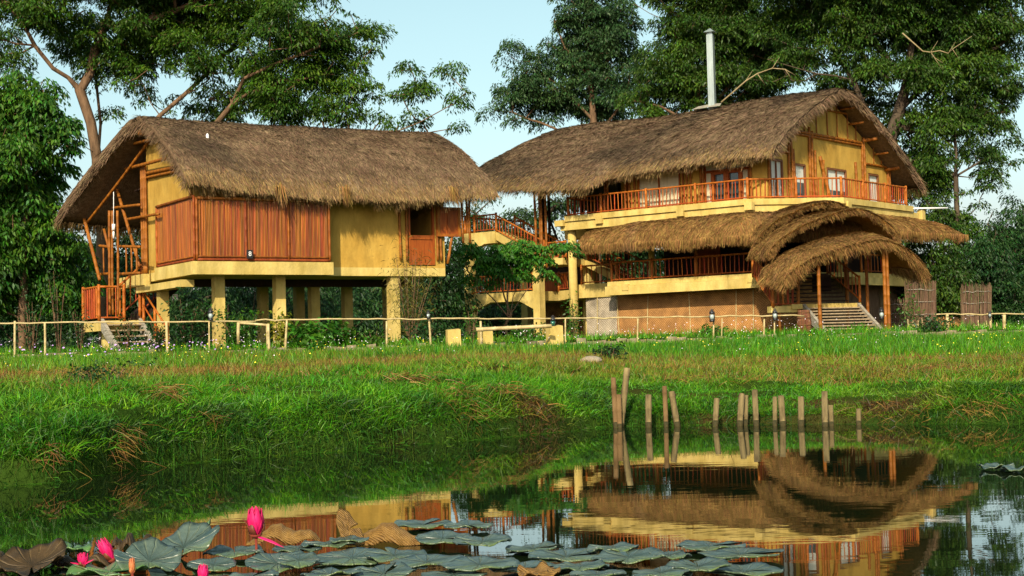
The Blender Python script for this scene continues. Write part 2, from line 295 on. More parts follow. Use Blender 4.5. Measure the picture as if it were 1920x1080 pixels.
# ------------------------------------------------------------------ thatch
def thatch(fn, parent, name, base_m, straw_m, warm_m=None, ns=60, ntt=16, thick=.28, dens=330, size=(.28, .55), width=.035, fringes=('t1',), fr_len=(.25, .6), fr_dens=90, bias=(0, 0, 0), fr_clump=1.0, bump=.05, warm_t=.8, ridge=0):
    def f(s, t):
        P = fn(s, t); b = wave(P[..., 0], P[..., 1], P[..., 2], 3, 1.3)*bump; P = P.copy(); P[..., 2] += b; return P
    s, t = np.meshgrid(np.linspace(0, 1, ns+1), np.linspace(0, 1, ntt+1), indexing='ij'); T = f(s, t)
    e = 1e-3
    def frame(s, t):
        P = f(s, t); a = f(np.clip(s+e, 0, 1+e), t)-P; b = f(s, np.clip(t+e, 0, 1+e))-P
        n = np.cross(a, b); n /= np.linalg.norm(n, axis=-1, keepdims=True)+1e-12; n = np.where(n[..., 2:3] < 0, -n, n)
        return P, n, a, b
    P0, N0, _, _ = frame(s, t); edge = np.minimum(1, np.minimum.reduce([s*ns/2+.35, (1-s)*ns/2+.35, (1-t)*ntt/2+.35]))
    Bt = T-N0*(thick*edge)[..., None]
    V = np.concatenate([T.reshape(-1, 3), Bt.reshape(-1, 3)]); n1 = (ns+1)*(ntt+1); idx = np.arange(n1).reshape(ns+1, ntt+1)
    Q = np.stack([idx[:-1, :-1], idx[1:, :-1], idx[1:, 1:], idx[:-1, 1:]], -1).reshape(-1, 4); F = [Q, (Q+n1)[:, ::-1]]
    for ln in (idx[0, :], idx[-1, :], idx[:, 0], idx[:, -1]): F.append(np.stack([ln[:-1], ln[1:], ln[1:]+n1, ln[:-1]+n1], -1))
    o = link_mesh(name, V, np.concatenate(F), M[base_m], parent, True)
    # straw laid on the surface
    dS = np.linalg.norm(np.diff(T, axis=0), axis=-1)[:, :-1]; dT = np.linalg.norm(np.diff(T, axis=1), axis=-1)[:-1, :]; area = dS*dT; pr = (area/area.sum()).ravel()
    n = int(area.sum()*dens); c = rng.choice(pr.size, n, p=pr); i, j = np.divmod(c, ntt)
    ss = (i+rng.random(n))/ns; tt = (j+rng.random(n))/ntt
    P, N, a, b = frame(ss, tt); g = np.array([0, 0, -1.])+np.array(bias); D = g-N*np.sum(N*g, -1, keepdims=True); D /= np.linalg.norm(D, axis=1, keepdims=True)+1e-9
    side = np.cross(D, N); D = D+side*rng.normal(0, .22, n)[:, None]+side*(wave(P[:, 0], P[:, 1], P[:, 2], 11, 1.0)*.35)[:, None]+N*rng.uniform(.02, .22, n)[:, None]; D /= np.linalg.norm(D, axis=1, keepdims=True)
    Nn = N+side*rng.normal(0, .5, n)[:, None]
    L = rng.uniform(*size, n); w = width*rng.uniform(.5, 1.4, n)
    wm = (tt+rng.normal(0, .06, n) > warm_t) if warm_m else np.zeros(n, bool)
    sets = {straw_m: [blades(P[~wm]+N[~wm]*.01, D[~wm], Nn[~wm], L[~wm], w[~wm], .3, .05)]}
    if warm_m: sets[warm_m] = [blades(P[wm]+N[wm]*.01, D[wm], Nn[wm], L[wm], w[wm], .3, .08)]
    if ridge:
        n = int(np.linalg.norm(T[-1, 0]-T[0, 0])*ridge); q = rng.random(n); P, N, a, b = frame(q, np.abs(rng.normal(0, .018, n))); D = rnd_dirs(n, -.5, .25); sd_ = np.cross(N, [0, 0, 1.]); L = rng.uniform(.12, .3, n)
        sets.setdefault('gold', []).append(blades(P+N*.03, D, N+rnd_dirs(n)*.4, L, width*rng.uniform(.6, 1.2, n), .3, .1))
    # fringes
    for fe in fringes:
        m = 400; q = np.linspace(0, 1, m)
        E = f(q, np.ones(m)) if fe == 't1' else f(np.zeros(m) if fe == 's0' else np.ones(m), q)
        Ln = np.linalg.norm(np.diff(E, axis=0), axis=1).sum(); n = int(Ln*fr_dens)
        q = rng.random(n); one = np.ones(n)
        if fe == 't1': s_, t_ = q, one
        elif fe == 's0': s_, t_ = 0*one, q
        else: s_, t_ = one, q
        P, N, a, b = frame(s_, t_)
        Tn = f(np.clip(s_, 0, 1), np.clip(t_-.02, 0, 1)) if fe == 't1' else f(np.where(s_ > .5, s_-.02, s_+.02), t_)
        out = P-Tn; out[:, 2] = 0 if fe != 't1' else out[:, 2]; out /= np.linalg.norm(out, axis=1, keepdims=True)+1e-9
        dep = rng.random(n); P = P-N*(dep**1.5*thick*.9)[:, None]-out*(dep*.06+.08)[:, None]
        grav = .42 if fe == 't1' else .9
        D = out*(1.0 if fe == 't1' else .75)+np.array([0, 0, -1.])*grav+rng.normal(0, .16, (n, 3))
        D /= np.linalg.norm(D, axis=1, keepdims=True)
        cl = wave(P[:, 0], P[:, 1], P[:, 2], 21, 2.6)*.5+wave(P[:, 0], P[:, 1], P[:, 2], 22, 6)*.45
        L = rng.uniform(*fr_len, n)*np.clip(1+fr_clump*cl*1.0, .35, 2.4)*(1 if fe == 't1' else 1.0)
        sets.setdefault((warm_m if fe == 't1' else None) or straw_m, []).append(blades(P, D, rnd_dirs(n), L, width*rng.uniform(.45, 1.1, n), .2, .12, 1))
    for k, v in sets.items():
        V, F = join(v); link_mesh('straw' if k == straw_m else 'eave_straw', V, F, M[k], o)
    return o
# ------------------------------------------------------------------ railings and walls
def railing(parent, a, b, z0a, z0b, h, nb, posts=(0, 1), m='rail', pr=.055, br=.022, name='railing', tr=.042):
    A = np.array([*a, 0.]); B = np.array([*b, 0.]); mb = MB()
    def pt(t, dz): p = A+(B-A)*t; return (p[0], p[1], z0a+(z0b-z0a)*t+dz)
    mb.bamboo(pt(0, h), pt(1, h), tr, 7); mb.bamboo(pt(0, .08), pt(1, .08), .032, 6)
    for i in range(1, nb): mb.tube([pt(i/nb+rng.normal(0, .006), .08), pt(i/nb+rng.normal(0, .006), h)], br, 5, False)
    o = mb.build(name, M[m], parent, True)
    for t in posts: MB().bamboo(pt(t, -.05), pt(t, h+.08), pr).build('post', M[m], o, True)
    return o
def wall(mb, fr, axis, pos, th, a0, a1, z0, z1, holes):
    As = sorted({a0, a1, *[h[0] for h in holes], *[h[1] for h in holes]}); Zs = sorted({z0, z1, *[h[2] for h in holes], *[h[3] for h in holes]})
    for i in range(len(As)-1):
        for j in range(len(Zs)-1):
            ca = (As[i]+As[i+1])/2; cz = (Zs[j]+Zs[j+1])/2
            if any(h[0] < ca < h[1] and h[2] < cz < h[3] for h in holes): continue
            if axis == 'u': mb.box(fr, pos, pos+th, As[i], As[i+1], Zs[j], Zs[j+1])
            else: mb.box(fr, As[i], As[i+1], pos, pos+th, Zs[j], Zs[j+1])
def window(parent, fr, axis, pos, a0, a1, z0, z1, out=-1, name='window', frame_m='wood', pane='curtain', fw=.07, mull=1, transom=None, label=None, glass_lo=None):
    if name == 'window' and frame_m == 'wood': frame_m = 'frame'
    """frame in the wall opening; pos is the outer wall face, out the sign towards outside"""
    mb = MB(); p0, p1 = sorted((pos+out*.03, pos-out*.09))
    def bx(a, b, c, d, q0=p0, q1=p1, m=mb):
        if axis == 'u': m.box(fr, q0, q1, a, b, c, d)
        else: m.box(fr, a, b, q0, q1, c, d)
    bx(a0, a0+fw, z0, z1); bx(a1-fw, a1, z0, z1); bx(a0+fw, a1-fw, z1-fw, z1); bx(a0+fw, a1-fw, z0, z0+fw)
    q0, q1 = sorted((pos+out*.015, pos-out*.05))
    for k in range(mull): c = a0+(a1-a0)*(k+1)/(mull+1); bx(c-.025, c+.025, z0+fw, z1-fw, q0, q1)
    if transom: bx(a0+fw, a1-fw, transom-.03, transom+.03, *sorted((pos+out*.012, pos-out*.052)))
    o = mb.build(name, M[frame_m], parent)
    if label: o['label'] = label
    g = MB(); r0, r1 = sorted((pos-out*.07, pos-out*.085))
    bx(a0+fw, a1-fw, (glass_lo or z0+fw), z1-fw, r0, r1, g); g.build('curtain' if pane in ('curtain', 'cloth') else 'pane', M[pane], o)
    if glass_lo: g = MB(); bx(a0+fw, a1-fw, z0+fw, glass_lo, r0, r1, g); g.build('pane', M['glass'], o)
    return o
# ------------------------------------------------------------------ the ground
WL = [atz(x, y, 0.0)[:2] for x, y in ((-250, 925), (0, 912), (120, 903), (250, 880), (370, 866), (600, 850), (840, 828), (1000, 815), (1150, 800), (1300, 797), (1600, 795), (1920, 795), (2200, 796))]
WX = np.array([p[0] for p in WL]); WY = np.array([p[1] for p in WL])
def wline(x): return np.interp(x, WX, WY, left=WY[0]-1.0, right=WY[-1])+.05*np.sin(x*2.3)+.04*np.sin(x*5.1+1)
def gz(x, y):
    x = np.asarray(x, float); y = np.asarray(y, float); s = y-wline(x)
    k = np.clip((x+1)/5.5, 0, 1); k = k*k*(3-2*k)
    far = np.clip((y-20)/24, 0, 1)
    lf = np.interp(s, [-40, -1.2, -.1, 0, .12, .45, .9, 2.2, 4], [-.6, -.5, -.12, -.02, .18, .42, .52, .64, .72]); lf = np.where(s > 4, .72+(1.10-.72)*np.clip((y-18)/26, 0, 1), lf)
    rt = np.interp(s, [-40, -1.2, -.1, 0, .15, .8, 2.2, 5], [-.6, -.5, -.12, -.02, .10, .22, .34, .50]); rt = np.where(s > 5, .50+(1.10-.50)*np.clip((y-24)/22, 0, 1), rt)
    h = lf*(1-k)+rt*k
    h = h+.26*np.exp(-((s-.75)/.7)**2)*np.clip((x-4.6)/1.0, 0, 1)*(s > -.1)
    h = h+.05*wave(x, y, 0, 5, .7)*np.clip(s*1.5, 0, 1)*(y < 44)+.085*wave(x, y, 0, 6, 1.9)*np.clip(s*2, 0, 1)*np.clip((9-s)/5, 0, 1)
    h = np.where(y > 46.5, np.maximum(h, 1.10+.22*np.clip((y-46.5)/.5, 0, 1)), h)
    near = np.clip((3.0-y)/1.5, 0, 1); h = h*(1-near)+(.12)*near
    return h
def G(x, y): return float(gz(x, y))
xs = np.concatenate([[-1500, -600, -250, -120, -70, -45], np.linspace(-34, 38, 330), [50, 75, 120, 250, 600, 1500]])
ss = np.concatenate([[-200, -60, -30], np.linspace(-20, -1.5, 24), np.linspace(-1.2, 4, 60), np.linspace(4.3, 34, 90), np.linspace(35, 60, 26), [80, 120, 200, 400, 900, 2500]])
XX, SS = np.meshgrid(xs, ss, indexing='ij'); YY = wline(XX)+SS; ZZ = gz(XX, YY)
V = np.stack([XX, YY, ZZ], -1).reshape(-1, 3); idx = np.arange(len(V)).reshape(XX.shape)
gr = link_mesh('ground', V, np.stack([idx[:-1, :-1], idx[1:, :-1], idx[1:, 1:], idx[:-1, 1:]], -1).reshape(-1, 4), M['ground'], None, True); tag(gr, kind='structure')
wv = MB(); wv.add([(-300, 2, 0), (300, 2, 0), (300, 30, 0), (-300, 30, 0)], [(0, 1, 2, 3)])
tag(wv.build('water', M['water']), kind='structure')
# ================================================================== LEFT HOUSE
def up(fr, u, v, z): return np.array(fr(u, v, z))
H1 = thing('stilt_house', (*LF(4, 4, 0)[:2], 1.3), 'smaller thatched house on stilts with the bamboo screened balcony, on the left', 'house')
f1 = MB(); f1.slab(LF, [(0, .7), (9.15, .7), (9.15, 7.2), (0, 7.2)], 3.67, 3.95); f1.slab(LF, [(-.25, 4.6), (-.003, 4.6), (-.003, 7.4), (-.25, 7.4)], 3.55, 3.93)
f1.build('floor_slab', M['concrete'], H1)
mb = MB(); mb.slab(LF, [(0, 0), (4.63, 0), (4.63, .695), (.003, .695), (.003, 3.7), (-.12, 3.8), (-.12, .02)], 3.66, 4.07); mb.build('balcony_ledge', M['concrete'], H1)
w = MB(); wall(w, LF, 'v', .7, .2, 0.15, 9.15, 3.95, 6.9, [(7.75, 8.75, 4.02, 6.6)])
w.box(LF, 8.95, 9.15, .905, 7.2, 3.95, 6.9);  w.box(LF, .4, 4.6, .695, .697, 3.95, 4.0)
w.build('wall', M['plaster'], H1)
w = MB(); w.box(LF, 0, .15, .7, 4.95, 3.95, 7.0)
w.vplate(LF, 'u', .02, .12, [(.7, 7.005), (4.95, 7.005), (4.95, 8.6), (3.9, 8.8), (.75, 7.2)]); w.build('gable_wall', M['plaster'], H1)
w = MB(); w.box(LF, 1.5, 1.6, 4.96, 8.7, 3.7, 8.6); w.box(LF, 1.61, 8.94, 7.0, 7.1, 3.955, 6.9); w.box(LF, .2, 9, .95, 6.9, 6.95, 7.0); w.build('shade_partition', M['dark'], H1)  # dark panels added under the gable, their colour standing in for shade
# rail beams on gable wall
for a, b, r in ((( -.05, .7, 7.15), (-.05, 5.0, 7.35), .06), ((-.05, .7, 7.02), (-.05, 5.0, 7.2), .045)):
    bpole('beam', LF(*a), LF(*b), r, H1)
bpole('beam', LF(-.06, .62, 7.2), LF(-.06, .25, 6.05), .06, H1)
for v in (4.72, 4.86, 5.0, 5.14): bpole('corner_pole', LF(-.1, v, 3.95), LF(-.1, v, 7.7), .045, H1)
# bamboo screens of the balcony
def screen(a, b, z0, z1, name, label):
    A = np.array(a); B = np.array(b); Ls = np.linalg.norm(B-A); n = int(Ls/.047); mb = MB(); d = (B-A)/Ls
    for i in range(n):
        p = A+d*(i+.5)*Ls/n; q = A+d*((i+.5)*Ls/n+rng.normal(0, .006)); r = .0235*rng.uniform(.8, 1.1)
        mb.tube([(p[0], p[1], z0+.05), (q[0], q[1], z1-.03+rng.normal(0, .01))], r, 6, False)
    o = mb.build(name, M['screen'], H1, True); o['label'] = label
    fr_ = MB(); nrm = np.array([d[1], -d[0]])*.035
    for zz, r in ((z0+.02, .045), (z0+.12, .03), (z1, .05)):
        fr_.bamboo((A[0]+nrm[0], A[1]+nrm[1], zz), (B[0]+nrm[0], B[1]+nrm[1], zz), r)
    for t in (0, .36, .68, 1) if Ls > 4 else (0, 1):
        p = A+(B-A)*t; fr_.bamboo((p[0]+nrm[0], p[1]+nrm[1], z0), (p[0]+nrm[0], p[1]+nrm[1], z1+.02), .042)
    fr_.build('screen_frame', M['bamboo'], o, True); return o
screen(LF(.02, .06, 0)[:2], LF(4.52, .06, 0)[:2], 4.1, 6.05, 'bamboo_screen', 'long front panel of upright red bamboo')
screen(LF(-.02, 3.7, 0)[:2], LF(-.02, .06, 0)[:2], 4.1, 6.1, 'bamboo_screen', 'short side panel of upright red bamboo')
mb = MB(); mb.box(LF, 1.6, 1.8, -.12, -.085, 4.16, 4.43); pl = mb.build('number_plate', M['black'], H1)
cu = bpy.data.curves.new('digit', 'FONT'); cu.body = '8'; cu.size = .21; cu.extrude = .006; cu.align_x = 'CENTER'; cu.align_y = 'CENTER'
tmp = bpy.data.objects.new('tmp', cu); COL.objects.link(tmp); bpy.context.view_layer.update()
me = bpy.data.meshes.new_from_object(tmp.evaluated_get(bpy.context.evaluated_depsgraph_get())); COL.objects.unlink(tmp); bpy.data.objects.remove(tmp)
mtx = Matrix.Translation(Vector(LF(1.7, -.13, 4.3))-Vector(H1.location)) @ Matrix.Rotation(math.radians(31), 4, 'Z') @ Matrix.Rotation(math.radians(90), 4, 'X'); me.transform(mtx)
me.materials.clear(); me.materials.append(M['white']); dg = bpy.data.objects.new('digit', me); COL.objects.link(dg); dg.parent = pl
# open window with shutters
o = window(H1, LF, 'v', .7, 7.75, 8.75, 4.05, 5.0, name='lower_shutter', frame_m='wood', pane='glass', mull=0)
for c in list(o.children): bpy.data.objects.remove(c)
MB().box(LF, 7.82, 8.68, .70, .75, 4.12, 4.93).build('panel', M['wood'], o)
o = window(H1, LF, 'v', .7, 7.75, 8.75, 5.0, 6.55, name='window_frame', frame_m='wood', pane='glass', mull=0); [bpy.data.objects.remove(c) for c in list(o.children)]
sh = MB(); sh.box(LF, 8.80, 9.72, .56, .60, 5.03, 6.05); s_ = sh.build('open_shutter', M['wood'], H1)
sh = MB()
for a, b, c, d in ((8.80, 8.9, 5.03, 6.05), (9.2, 9.3, 5.13, 5.95), (9.62, 9.72, 5.03, 6.05), (8.9, 9.62, 5.03, 5.13), (8.9, 9.62, 5.95, 6.05)): sh.box(LF, a, b, .53, .558, c, d)
sh.build('shutter_frame', M['bamboo'], s_)
for u in (7.42, 7.66, 8.84, 8.98): bpole('wall_pole', LF(u, .64, 4.2), LF(u, .64, 6.6), .045, H1)
bpole('wall_pole', LF(9.2, .6, 4.1), LF(9.4, .6, 5.1), .05, H1)
# stilts
for px, v in ((409, .95), (523, 1.0), (588, 3.4), (492, 5.4), (650, 5.0), (737, .95), (305, 3.9), (560, 6.3), (727, 5.6)):
    A = LF.o+LF.v*v; d = ray(px, 540); dd = np.array([d[0], d[1]]); t = np.linalg.solve(np.array([[dd[0], -LF.u[0]], [dd[1], -LF.u[1]]]), A[:2]); u = t[1]
    r = .165 if px in (409, 523, 737) else .16
    MB().box(LF, u-r, u+r, v-r, v+r, .9, 3.668 if px > 306 else 3.5).build('stilt', M['concrete'], H1)
MB().box(LF, .4, 9.0, 3.0, 3.3, 3.42, 3.665).build('floor_beam', M['dark'], H1)
MB().box(LF, -.2, .25, 1.0, 5.6, 3.32, 3.548).build('floor_beam', M['concrete'], H1)
# roof: ridge v=4, bowed profile; gable ends
def roof1(side):
    def fn(s, t):
        u0 = -.65+(.22 if side < 0 else -1.35)*t**1.3; u1 = 10.45+(.28 if side < 0 else 0)*t
        u = u0+(u1-u0)*s; v = 4+side*t*(4.3 if side < 0 else 5.15)
        z = 9.26-.14*np.sin(s*3.1)*.6-(2.6 if side < 0 else 3.1)*t+.26*np.sin(np.pi*t)-.18*np.exp(-(t/.05)**2)
        z = z-.20*t**14-.20*t**3*np.sin(np.pi*np.clip(s*1.0, 0, 1))+.1*(1-s)*t
        return LF.arr(u, v, z)
    return fn
thatch(roof1(-1), H1, 'roof', 'thatch_base', 'thatch', 'thatch_warm', ns=70, ntt=22, thick=.42, dens=1200, width=.024, size=(.16, .36), fringes=('t1', 's0', 's1'), fr_dens=330, fr_len=(.12, .36), warm_t=.92, ridge=170)['label'] = 'front slope of grey brown thatch with a ragged eave'
thatch(roof1(1), H1, 'roof', 'thatch_base', 'thatch', 'thatch_warm', ns=50, ntt=16, thick=.34, dens=160, fringes=('t1', 's0', 's1'), fr_dens=200, fr_len=(.2, .42), warm_t=.93)
for k, (u, z) in enumerate(((2.6, 6.45), (4.9, 6.5), (8.9, 6.6))):
    n = 60; P = LF.arr(np.full(n, u)+rng.normal(0, .07, n), np.full(n, -.42)+rng.normal(0, .04, n), np.full(n, z)+rng.normal(0, .06, n)); D = np.array([LF.v*-.35+np.array([0, 0, -1.])])*np.ones((n, 1))+rng.normal(0, .1, (n, 3)); D /= np.linalg.norm(D, axis=1, keepdims=True)
    V, F = blades(P, D, rnd_dirs(n), rng.uniform(.35, .75, n), .03, .2); link_mesh('loose_straw', V, F, M['gold'], H1)
V, F = [], []
mb = MB(); mb.bamboo(LF(-.55, 4, 8.6), LF(10.3, 4, 8.5), .09); mb.build('ridge_pole', M['bamboo'], H1, True)
# gable truss of bamboo under the verge
def gp(px, py, u):
    d = ray(px, py); q = LF(u, 0, 0); n = LF.u; t = ((np.array(q)-CAM)@n)/(d@n); return CAM+d*t
for (a, b, u, r) in (((210, 323), (312, 297), -.25, .06), ((228, 276), (280, 262), -.3, .05), ((210, 323), (262, 500), -.25, .06), ((236, 412), (298, 401), -.2, .05),
                     ((155, 398), (187, 525), -1.05, .065), ((212, 390), (262, 384), -.3, .05)):
    bpole('strut', gp(*a, u), gp(*b, u), r, H1)
bpole('rafter', LF(0, 4.3, 8.5), LF(-1.0, 8.5, 6.0), .05, H1); bpole('rafter', LF(-.1, 3.8, 8.5), LF(-.1, .3, 6.9), .045, H1)
for px, r in ((205, .05), (211, .045), (220, .045)): bpole('porch_pole', gp(px, 395, -.9), gp(px+1, 590, -.9), r, H1)
bpole('porch_pole', gp(195, 430, -.9), gp(205, 470, -.9), .05, H1)
for a, b in (((186, 461), (208, 463)), ((188, 514), (210, 513)), ((222, 462), (262, 463)), ((222, 514), (262, 512))): bpole('porch_rail', gp(*a, -.7), gp(*b, -.7), .05, H1)
for x in (194, 236, 246, 256): bpole('porch_rail', gp(x, 463, -.7), gp(x+1, 513, -.7), .03, H1)
mb = MB(); mb.tube([gp(213, 360, -1.0), gp(213, 420, -1.0)], .012); mb.tube([gp(213, 420, -1.0), gp(213, 432, -1.0)], .06, 8); mb.tube([gp(213, 434, -1.0), gp(213, 447, -1.0)], .035, 8); mb.build('wind_chime', M['white'], H1, True)
# entrance landing and stair
ld = MB(); ld.slab(LF, [(-1.5, 5.5), (-.02, 5.5), (-.02, 7.4), (-1.5, 7.4)], 2.05, 2.4); ld.box(LF, -1.2, -.75, 5.9, 6.3, 1.0, 2.05); ld.build('landing', M['concrete'], H1)
railing(H1, LF(-1.5, 7.4, 0)[:2], LF(-1.5, 5.5, 0)[:2], 2.42, 2.42, 1.12, 7, br=.04)
railing(H1, LF(-1.5, 5.5, 0)[:2], LF(-.65, 5.5, 0)[:2], 2.42, 2.42, 1.12, 3, posts=(1,))
railing(H1, LF(-.65, 6.0, 0)[:2], LF(.3, 6.0, 0)[:2], 2.5, 3.35, 1.1, 5, posts=(0,))
railing(H1, LF(-.1, 5.5, 0)[:2], LF(.7, 5.5, 0)[:2], 2.6, 3.3, 1.1, 5, posts=(0,))
def stair(parent, fr, u0, u1, v_top, v_bot, z_top, z_bot, n, m='tread', sm='greywood', rails=True, sw=.10):
    t = MB()
    for i in range(n):
        k = (i+.5)/n; v = v_top+(v_bot-v_top)*k; z = z_top+(z_bot-z_top)*k; t.box(fr, u0+sw, u1-sw, v-.13, v+.13, z-.025, z+.02)
    t.build('tread', M[m], parent)
    for u in (u0, u1-sw):
        MB().prism([fr(u, v_top, z_top+.12), fr(u, v_top, z_top-.28), fr(u, v_bot-.1, z_bot-.28), fr(u, v_bot-.1, z_bot+.12)],
                   [fr(u+sw, v_top, z_top+.12), fr(u+sw, v_top, z_top-.28), fr(u+sw, v_bot-.1, z_bot-.28), fr(u+sw, v_bot-.1, z_bot+.12)]).build('stringer', M[sm], parent)
stair(H1, LF, -1.45, -.05, 5.5, 3.4, 2.35, 1.15, 6)
o = MB().tube([LF(-.02, 5.45, 3.45), LF(-.02, 2.9, 2.05)], .035, 6).tube([LF(-.02, 5.45, 2.95), LF(-.02, 2.9, 1.5)], .03, 6).build('handrail', M['rail'], H1, True)
for v, z in ((5.4, 2.3), (5.65, 2.3), (4.2, 1.6), (2.95, 1.1)): bpole('post', LF(-.0, v, z), LF(-.0, v, z+1.15), .055, o, 'rail')
# upper flight seen behind
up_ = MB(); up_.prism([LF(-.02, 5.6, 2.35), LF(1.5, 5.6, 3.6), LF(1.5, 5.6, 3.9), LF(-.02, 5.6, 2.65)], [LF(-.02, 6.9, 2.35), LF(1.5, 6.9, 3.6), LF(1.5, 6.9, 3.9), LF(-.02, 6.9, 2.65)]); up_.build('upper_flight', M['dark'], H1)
# meter box
MB().box(LF, .45, .6, 3.6, 3.72, 3.0, 3.2).build('meter_box', M['white'], H1)
# bird-like white ridge peg
PK = LF(1.9, 1.35, 0); 
wp = MB(); pz = aty(389, 260, PK[1]); wp.tube([pz+np.array([0, 0, -.18]), pz+np.array([0, 0, -.05]), pz+np.array([0, 0, .12]), pz+np.array([0, 0, .17])], [.02, .055, .05, .02], 8); wp.build('white_marker', M['white'], H1, True)

# ================================================================== RIGHT HOUSE
H2 = thing('balcony_house', (*RF(-7, 4, 0)[:2], 1.35), 'large two storey thatched house with wraparound balcony and porch, on the right', 'house')
deck = [(-12.6, -3), (-2.9, -3), (0, 0), (0, 6.6), (-2.3, 9), (-12.6, 9)]
MB().slab(RF, [(-12.6, -3.08), (-2.87, -3.08), (.08, -.04), (.08, 6.6), (-2.3, 9), (-12.6, 9)], 6.95, 7.2).build('upper_slab', M['concrete'], H2)
def offs(poly, d):  # beam band just outside first three edges
    return poly
bm = MB(); e = .09; c = e*math.tan(math.radians(22.5))
def band(mb, z0, z1, uL, vR, o0, o1):
    # three straight runs mitred at the two corners
    k = math.tan(math.radians(22.5)); pts = lambda o: [(uL, -3-o), (-2.9+o*k*.97, -3-o), (o*1.0, 0-o*k*1.0), (o, vR)]
    A, B = pts(o0), pts(o1)
    for i in range(3): mb.prism([RF(*A[i], z0), RF(*A[i+1], z0), RF(*B[i+1], z0), RF(*B[i], z0)], [RF(*A[i], z1), RF(*A[i+1], z1), RF(*B[i+1], z1), RF(*B[i], z1)])
band(bm, 6.55, 6.93, -12.9, 7.6, -.35, .0); bm.build('edge_beam', M['concrete'], H2)
for (u, v) in ((-10.6, -3.13), (-6.2, -3.13), (-2.75, -3.13), (.13, .35), (.13, 7.5)): 
    if v < -1: MB().box(RF, u-.18, u+.18, -3.14, -2.9, 6.72, 7.05).build('beam_end', M['concrete'], H2)
    else: MB().box(RF, -.1, .16, v-.16, v+.16, 6.62, 7.05).build('beam_end', M['concrete'], H2)
MB().box(RF, -13.1, -12.61, -3.2, -2.4, 6.75, 7.02).build('beam_end', M['concrete'], H2)
def brail(seq, z, h, per=.3, m='rail', pz=.06):
    for (a, b) in zip(seq[:-1], seq[1:]):
        A = RF(*a, 0)[:2]; B = RF(*b, 0)[:2]; L_ = math.dist(A, B); railing(H2, A, B, z, z, h, max(2, round(L_/per)), m=m, pr=pz)
brail([(-12.5, -2.92), (-10.6, -2.92), (-8.1, -2.92), (-5.5, -2.92), (-2.88, -2.92), (-1.4, -1.45), (-.07, .03), (-.07, 2.0), (-.07, 4.1), (-.07, 6.2)], 7.2, .84, .19)
brail([(-12.5, -2.92), (-12.5, 2.5)], 7.2, .84, .3)
# upper walls
wf = MB(); wall(wf, RF, 'v', -2.3, .2, -9.3, -2.3, 7.2, 9.6, [(-9.0, -6.65, 7.22, 8.95), (-5.4, -3.15, 7.22, 9.0)])
wf.box(RF, -9.5, -9.303, -2.3, 8.8, 7.2, 9.6); wf.box(RF, -9.3, -2.505, 8.6, 8.8, 7.2, 9.6)
wf.build('front_wall', M['plaster'], H2)
wg = MB(); hs_ = [(-2.02, -.92, 7.25, 8.98), (.05, 1.05, 7.25, 8.92), (2.95, 4.8, 7.25, 8.95), (6.95, 8.0, 7.25, 8.98)]
wall(wg, RF, 'u', -2.5, .2, -2.095, 9.05, 7.2, 9.25, hs_)
wg.vplate(RF, 'u', -2.49, .18, [(-2.25, 9.253), (9.05, 9.253), (9.05, 9.4), (3.4, 12.1), (-2.25, 9.4)]); wg.build('gable_wall', M['plaster'], H2)
window(H2, RF, 'u', -2.3, -2.0, -.94, 7.28, 8.95, 1, mull=1, label='tall curtained window nearest the house corner')
window(H2, RF, 'u', -2.3, .07, 1.03, 7.28, 8.9, 1, mull=0, glass_lo=8.1)
window(H2, RF, 'u', -2.3, 2.97, 4.78, 7.28, 8.93, 1, mull=1, glass_lo=7.95, label='widest gable window with half drawn curtain')
window(H2, RF, 'u', -2.3, 6.97, 7.98, 7.28, 8.95, 1, mull=0)
cw = window(H2, RF, 'v', -2.3, -8.98, -6.67, 7.24, 8.93, -1, mull=1, pane='cloth', frame_m='bamboo', label='wide window with pale blinds')
dw = window(H2, RF, 'v', -2.3, -5.4, -3.15, 8.62, 8.98, -1, name='transom', mull=1, pane='curtain', frame_m='wood', fw=.045)
for a, b in ((-5.02, -4.3), (-4.3, -3.55)):
    window(H2, RF, 'v', -2.3, a, b, 7.22, 8.6, -1, name='door', frame_m='wood', pane='glass', mull=0, fw=.13)
for a, b in ((-5.39, -5.02), (-3.55, -3.16)): window(H2, RF, 'v', -2.3, a, b, 7.22, 8.6, -1, name='side_light', frame_m='wood', pane='cloth', mull=0, fw=.04)
# recessed wooden door bay at the left end of the balcony
rb = MB(); rb.box(RF, -10.9, -9.52, -.9, -.7, 7.2, 9.5); rb.build('recess_wall', M['plaster'], H2)
dr = MB().box(RF, -10.55, -9.7, -1.02, -.903, 7.22, 8.9).build('door', M['wood'], H2)
MB().box(RF, -10.4, -9.95, -1.04, -1.022, 7.5, 8.7).build('door_panel', M['dark'], dr)
MB().box(RF, -10.7, -9.6, -1.4, -1.3, 8.75, 9.15).build('door_head', M['wood'], H2)
for u in (-10.75, -10.6, -9.62, -9.42, -9.1, -6.5, -6.3, -6.08, -5.55, -5.43, -3.02): bpole('wall_pole', RF(u, -2.38, 7.2), RF(u, -2.38, 9.3), .055, H2)
for v, zt in ((-2.2, 9.35), (-.5, 9.7), (-.3, 9.9), (-.12, 9.5), (1.35, 10.6), (1.6, 10.45), (1.8, 9.6), (6.45, 10.6), (6.3, 10.3), (8.85, 9.4), (9.0, 9.2)): bpole('wall_pole', RF(-2.22, v, 7.2), RF(-2.22, v, zt), .06, H2)
bpole('wall_pole', RF(-2.0, 2.75, 7.2), RF(-2.15, 2.1, 9.35), .085, H2); bpole('wall_pole', RF(-1.9, 5.1, 7.2), RF(-1.95, 5.05, 9.3), .07, H2); bpole('wall_pole', RF(-2.1, 2.1, 7.2), RF(-2.1, 2.35, 9.2), .05, H2)
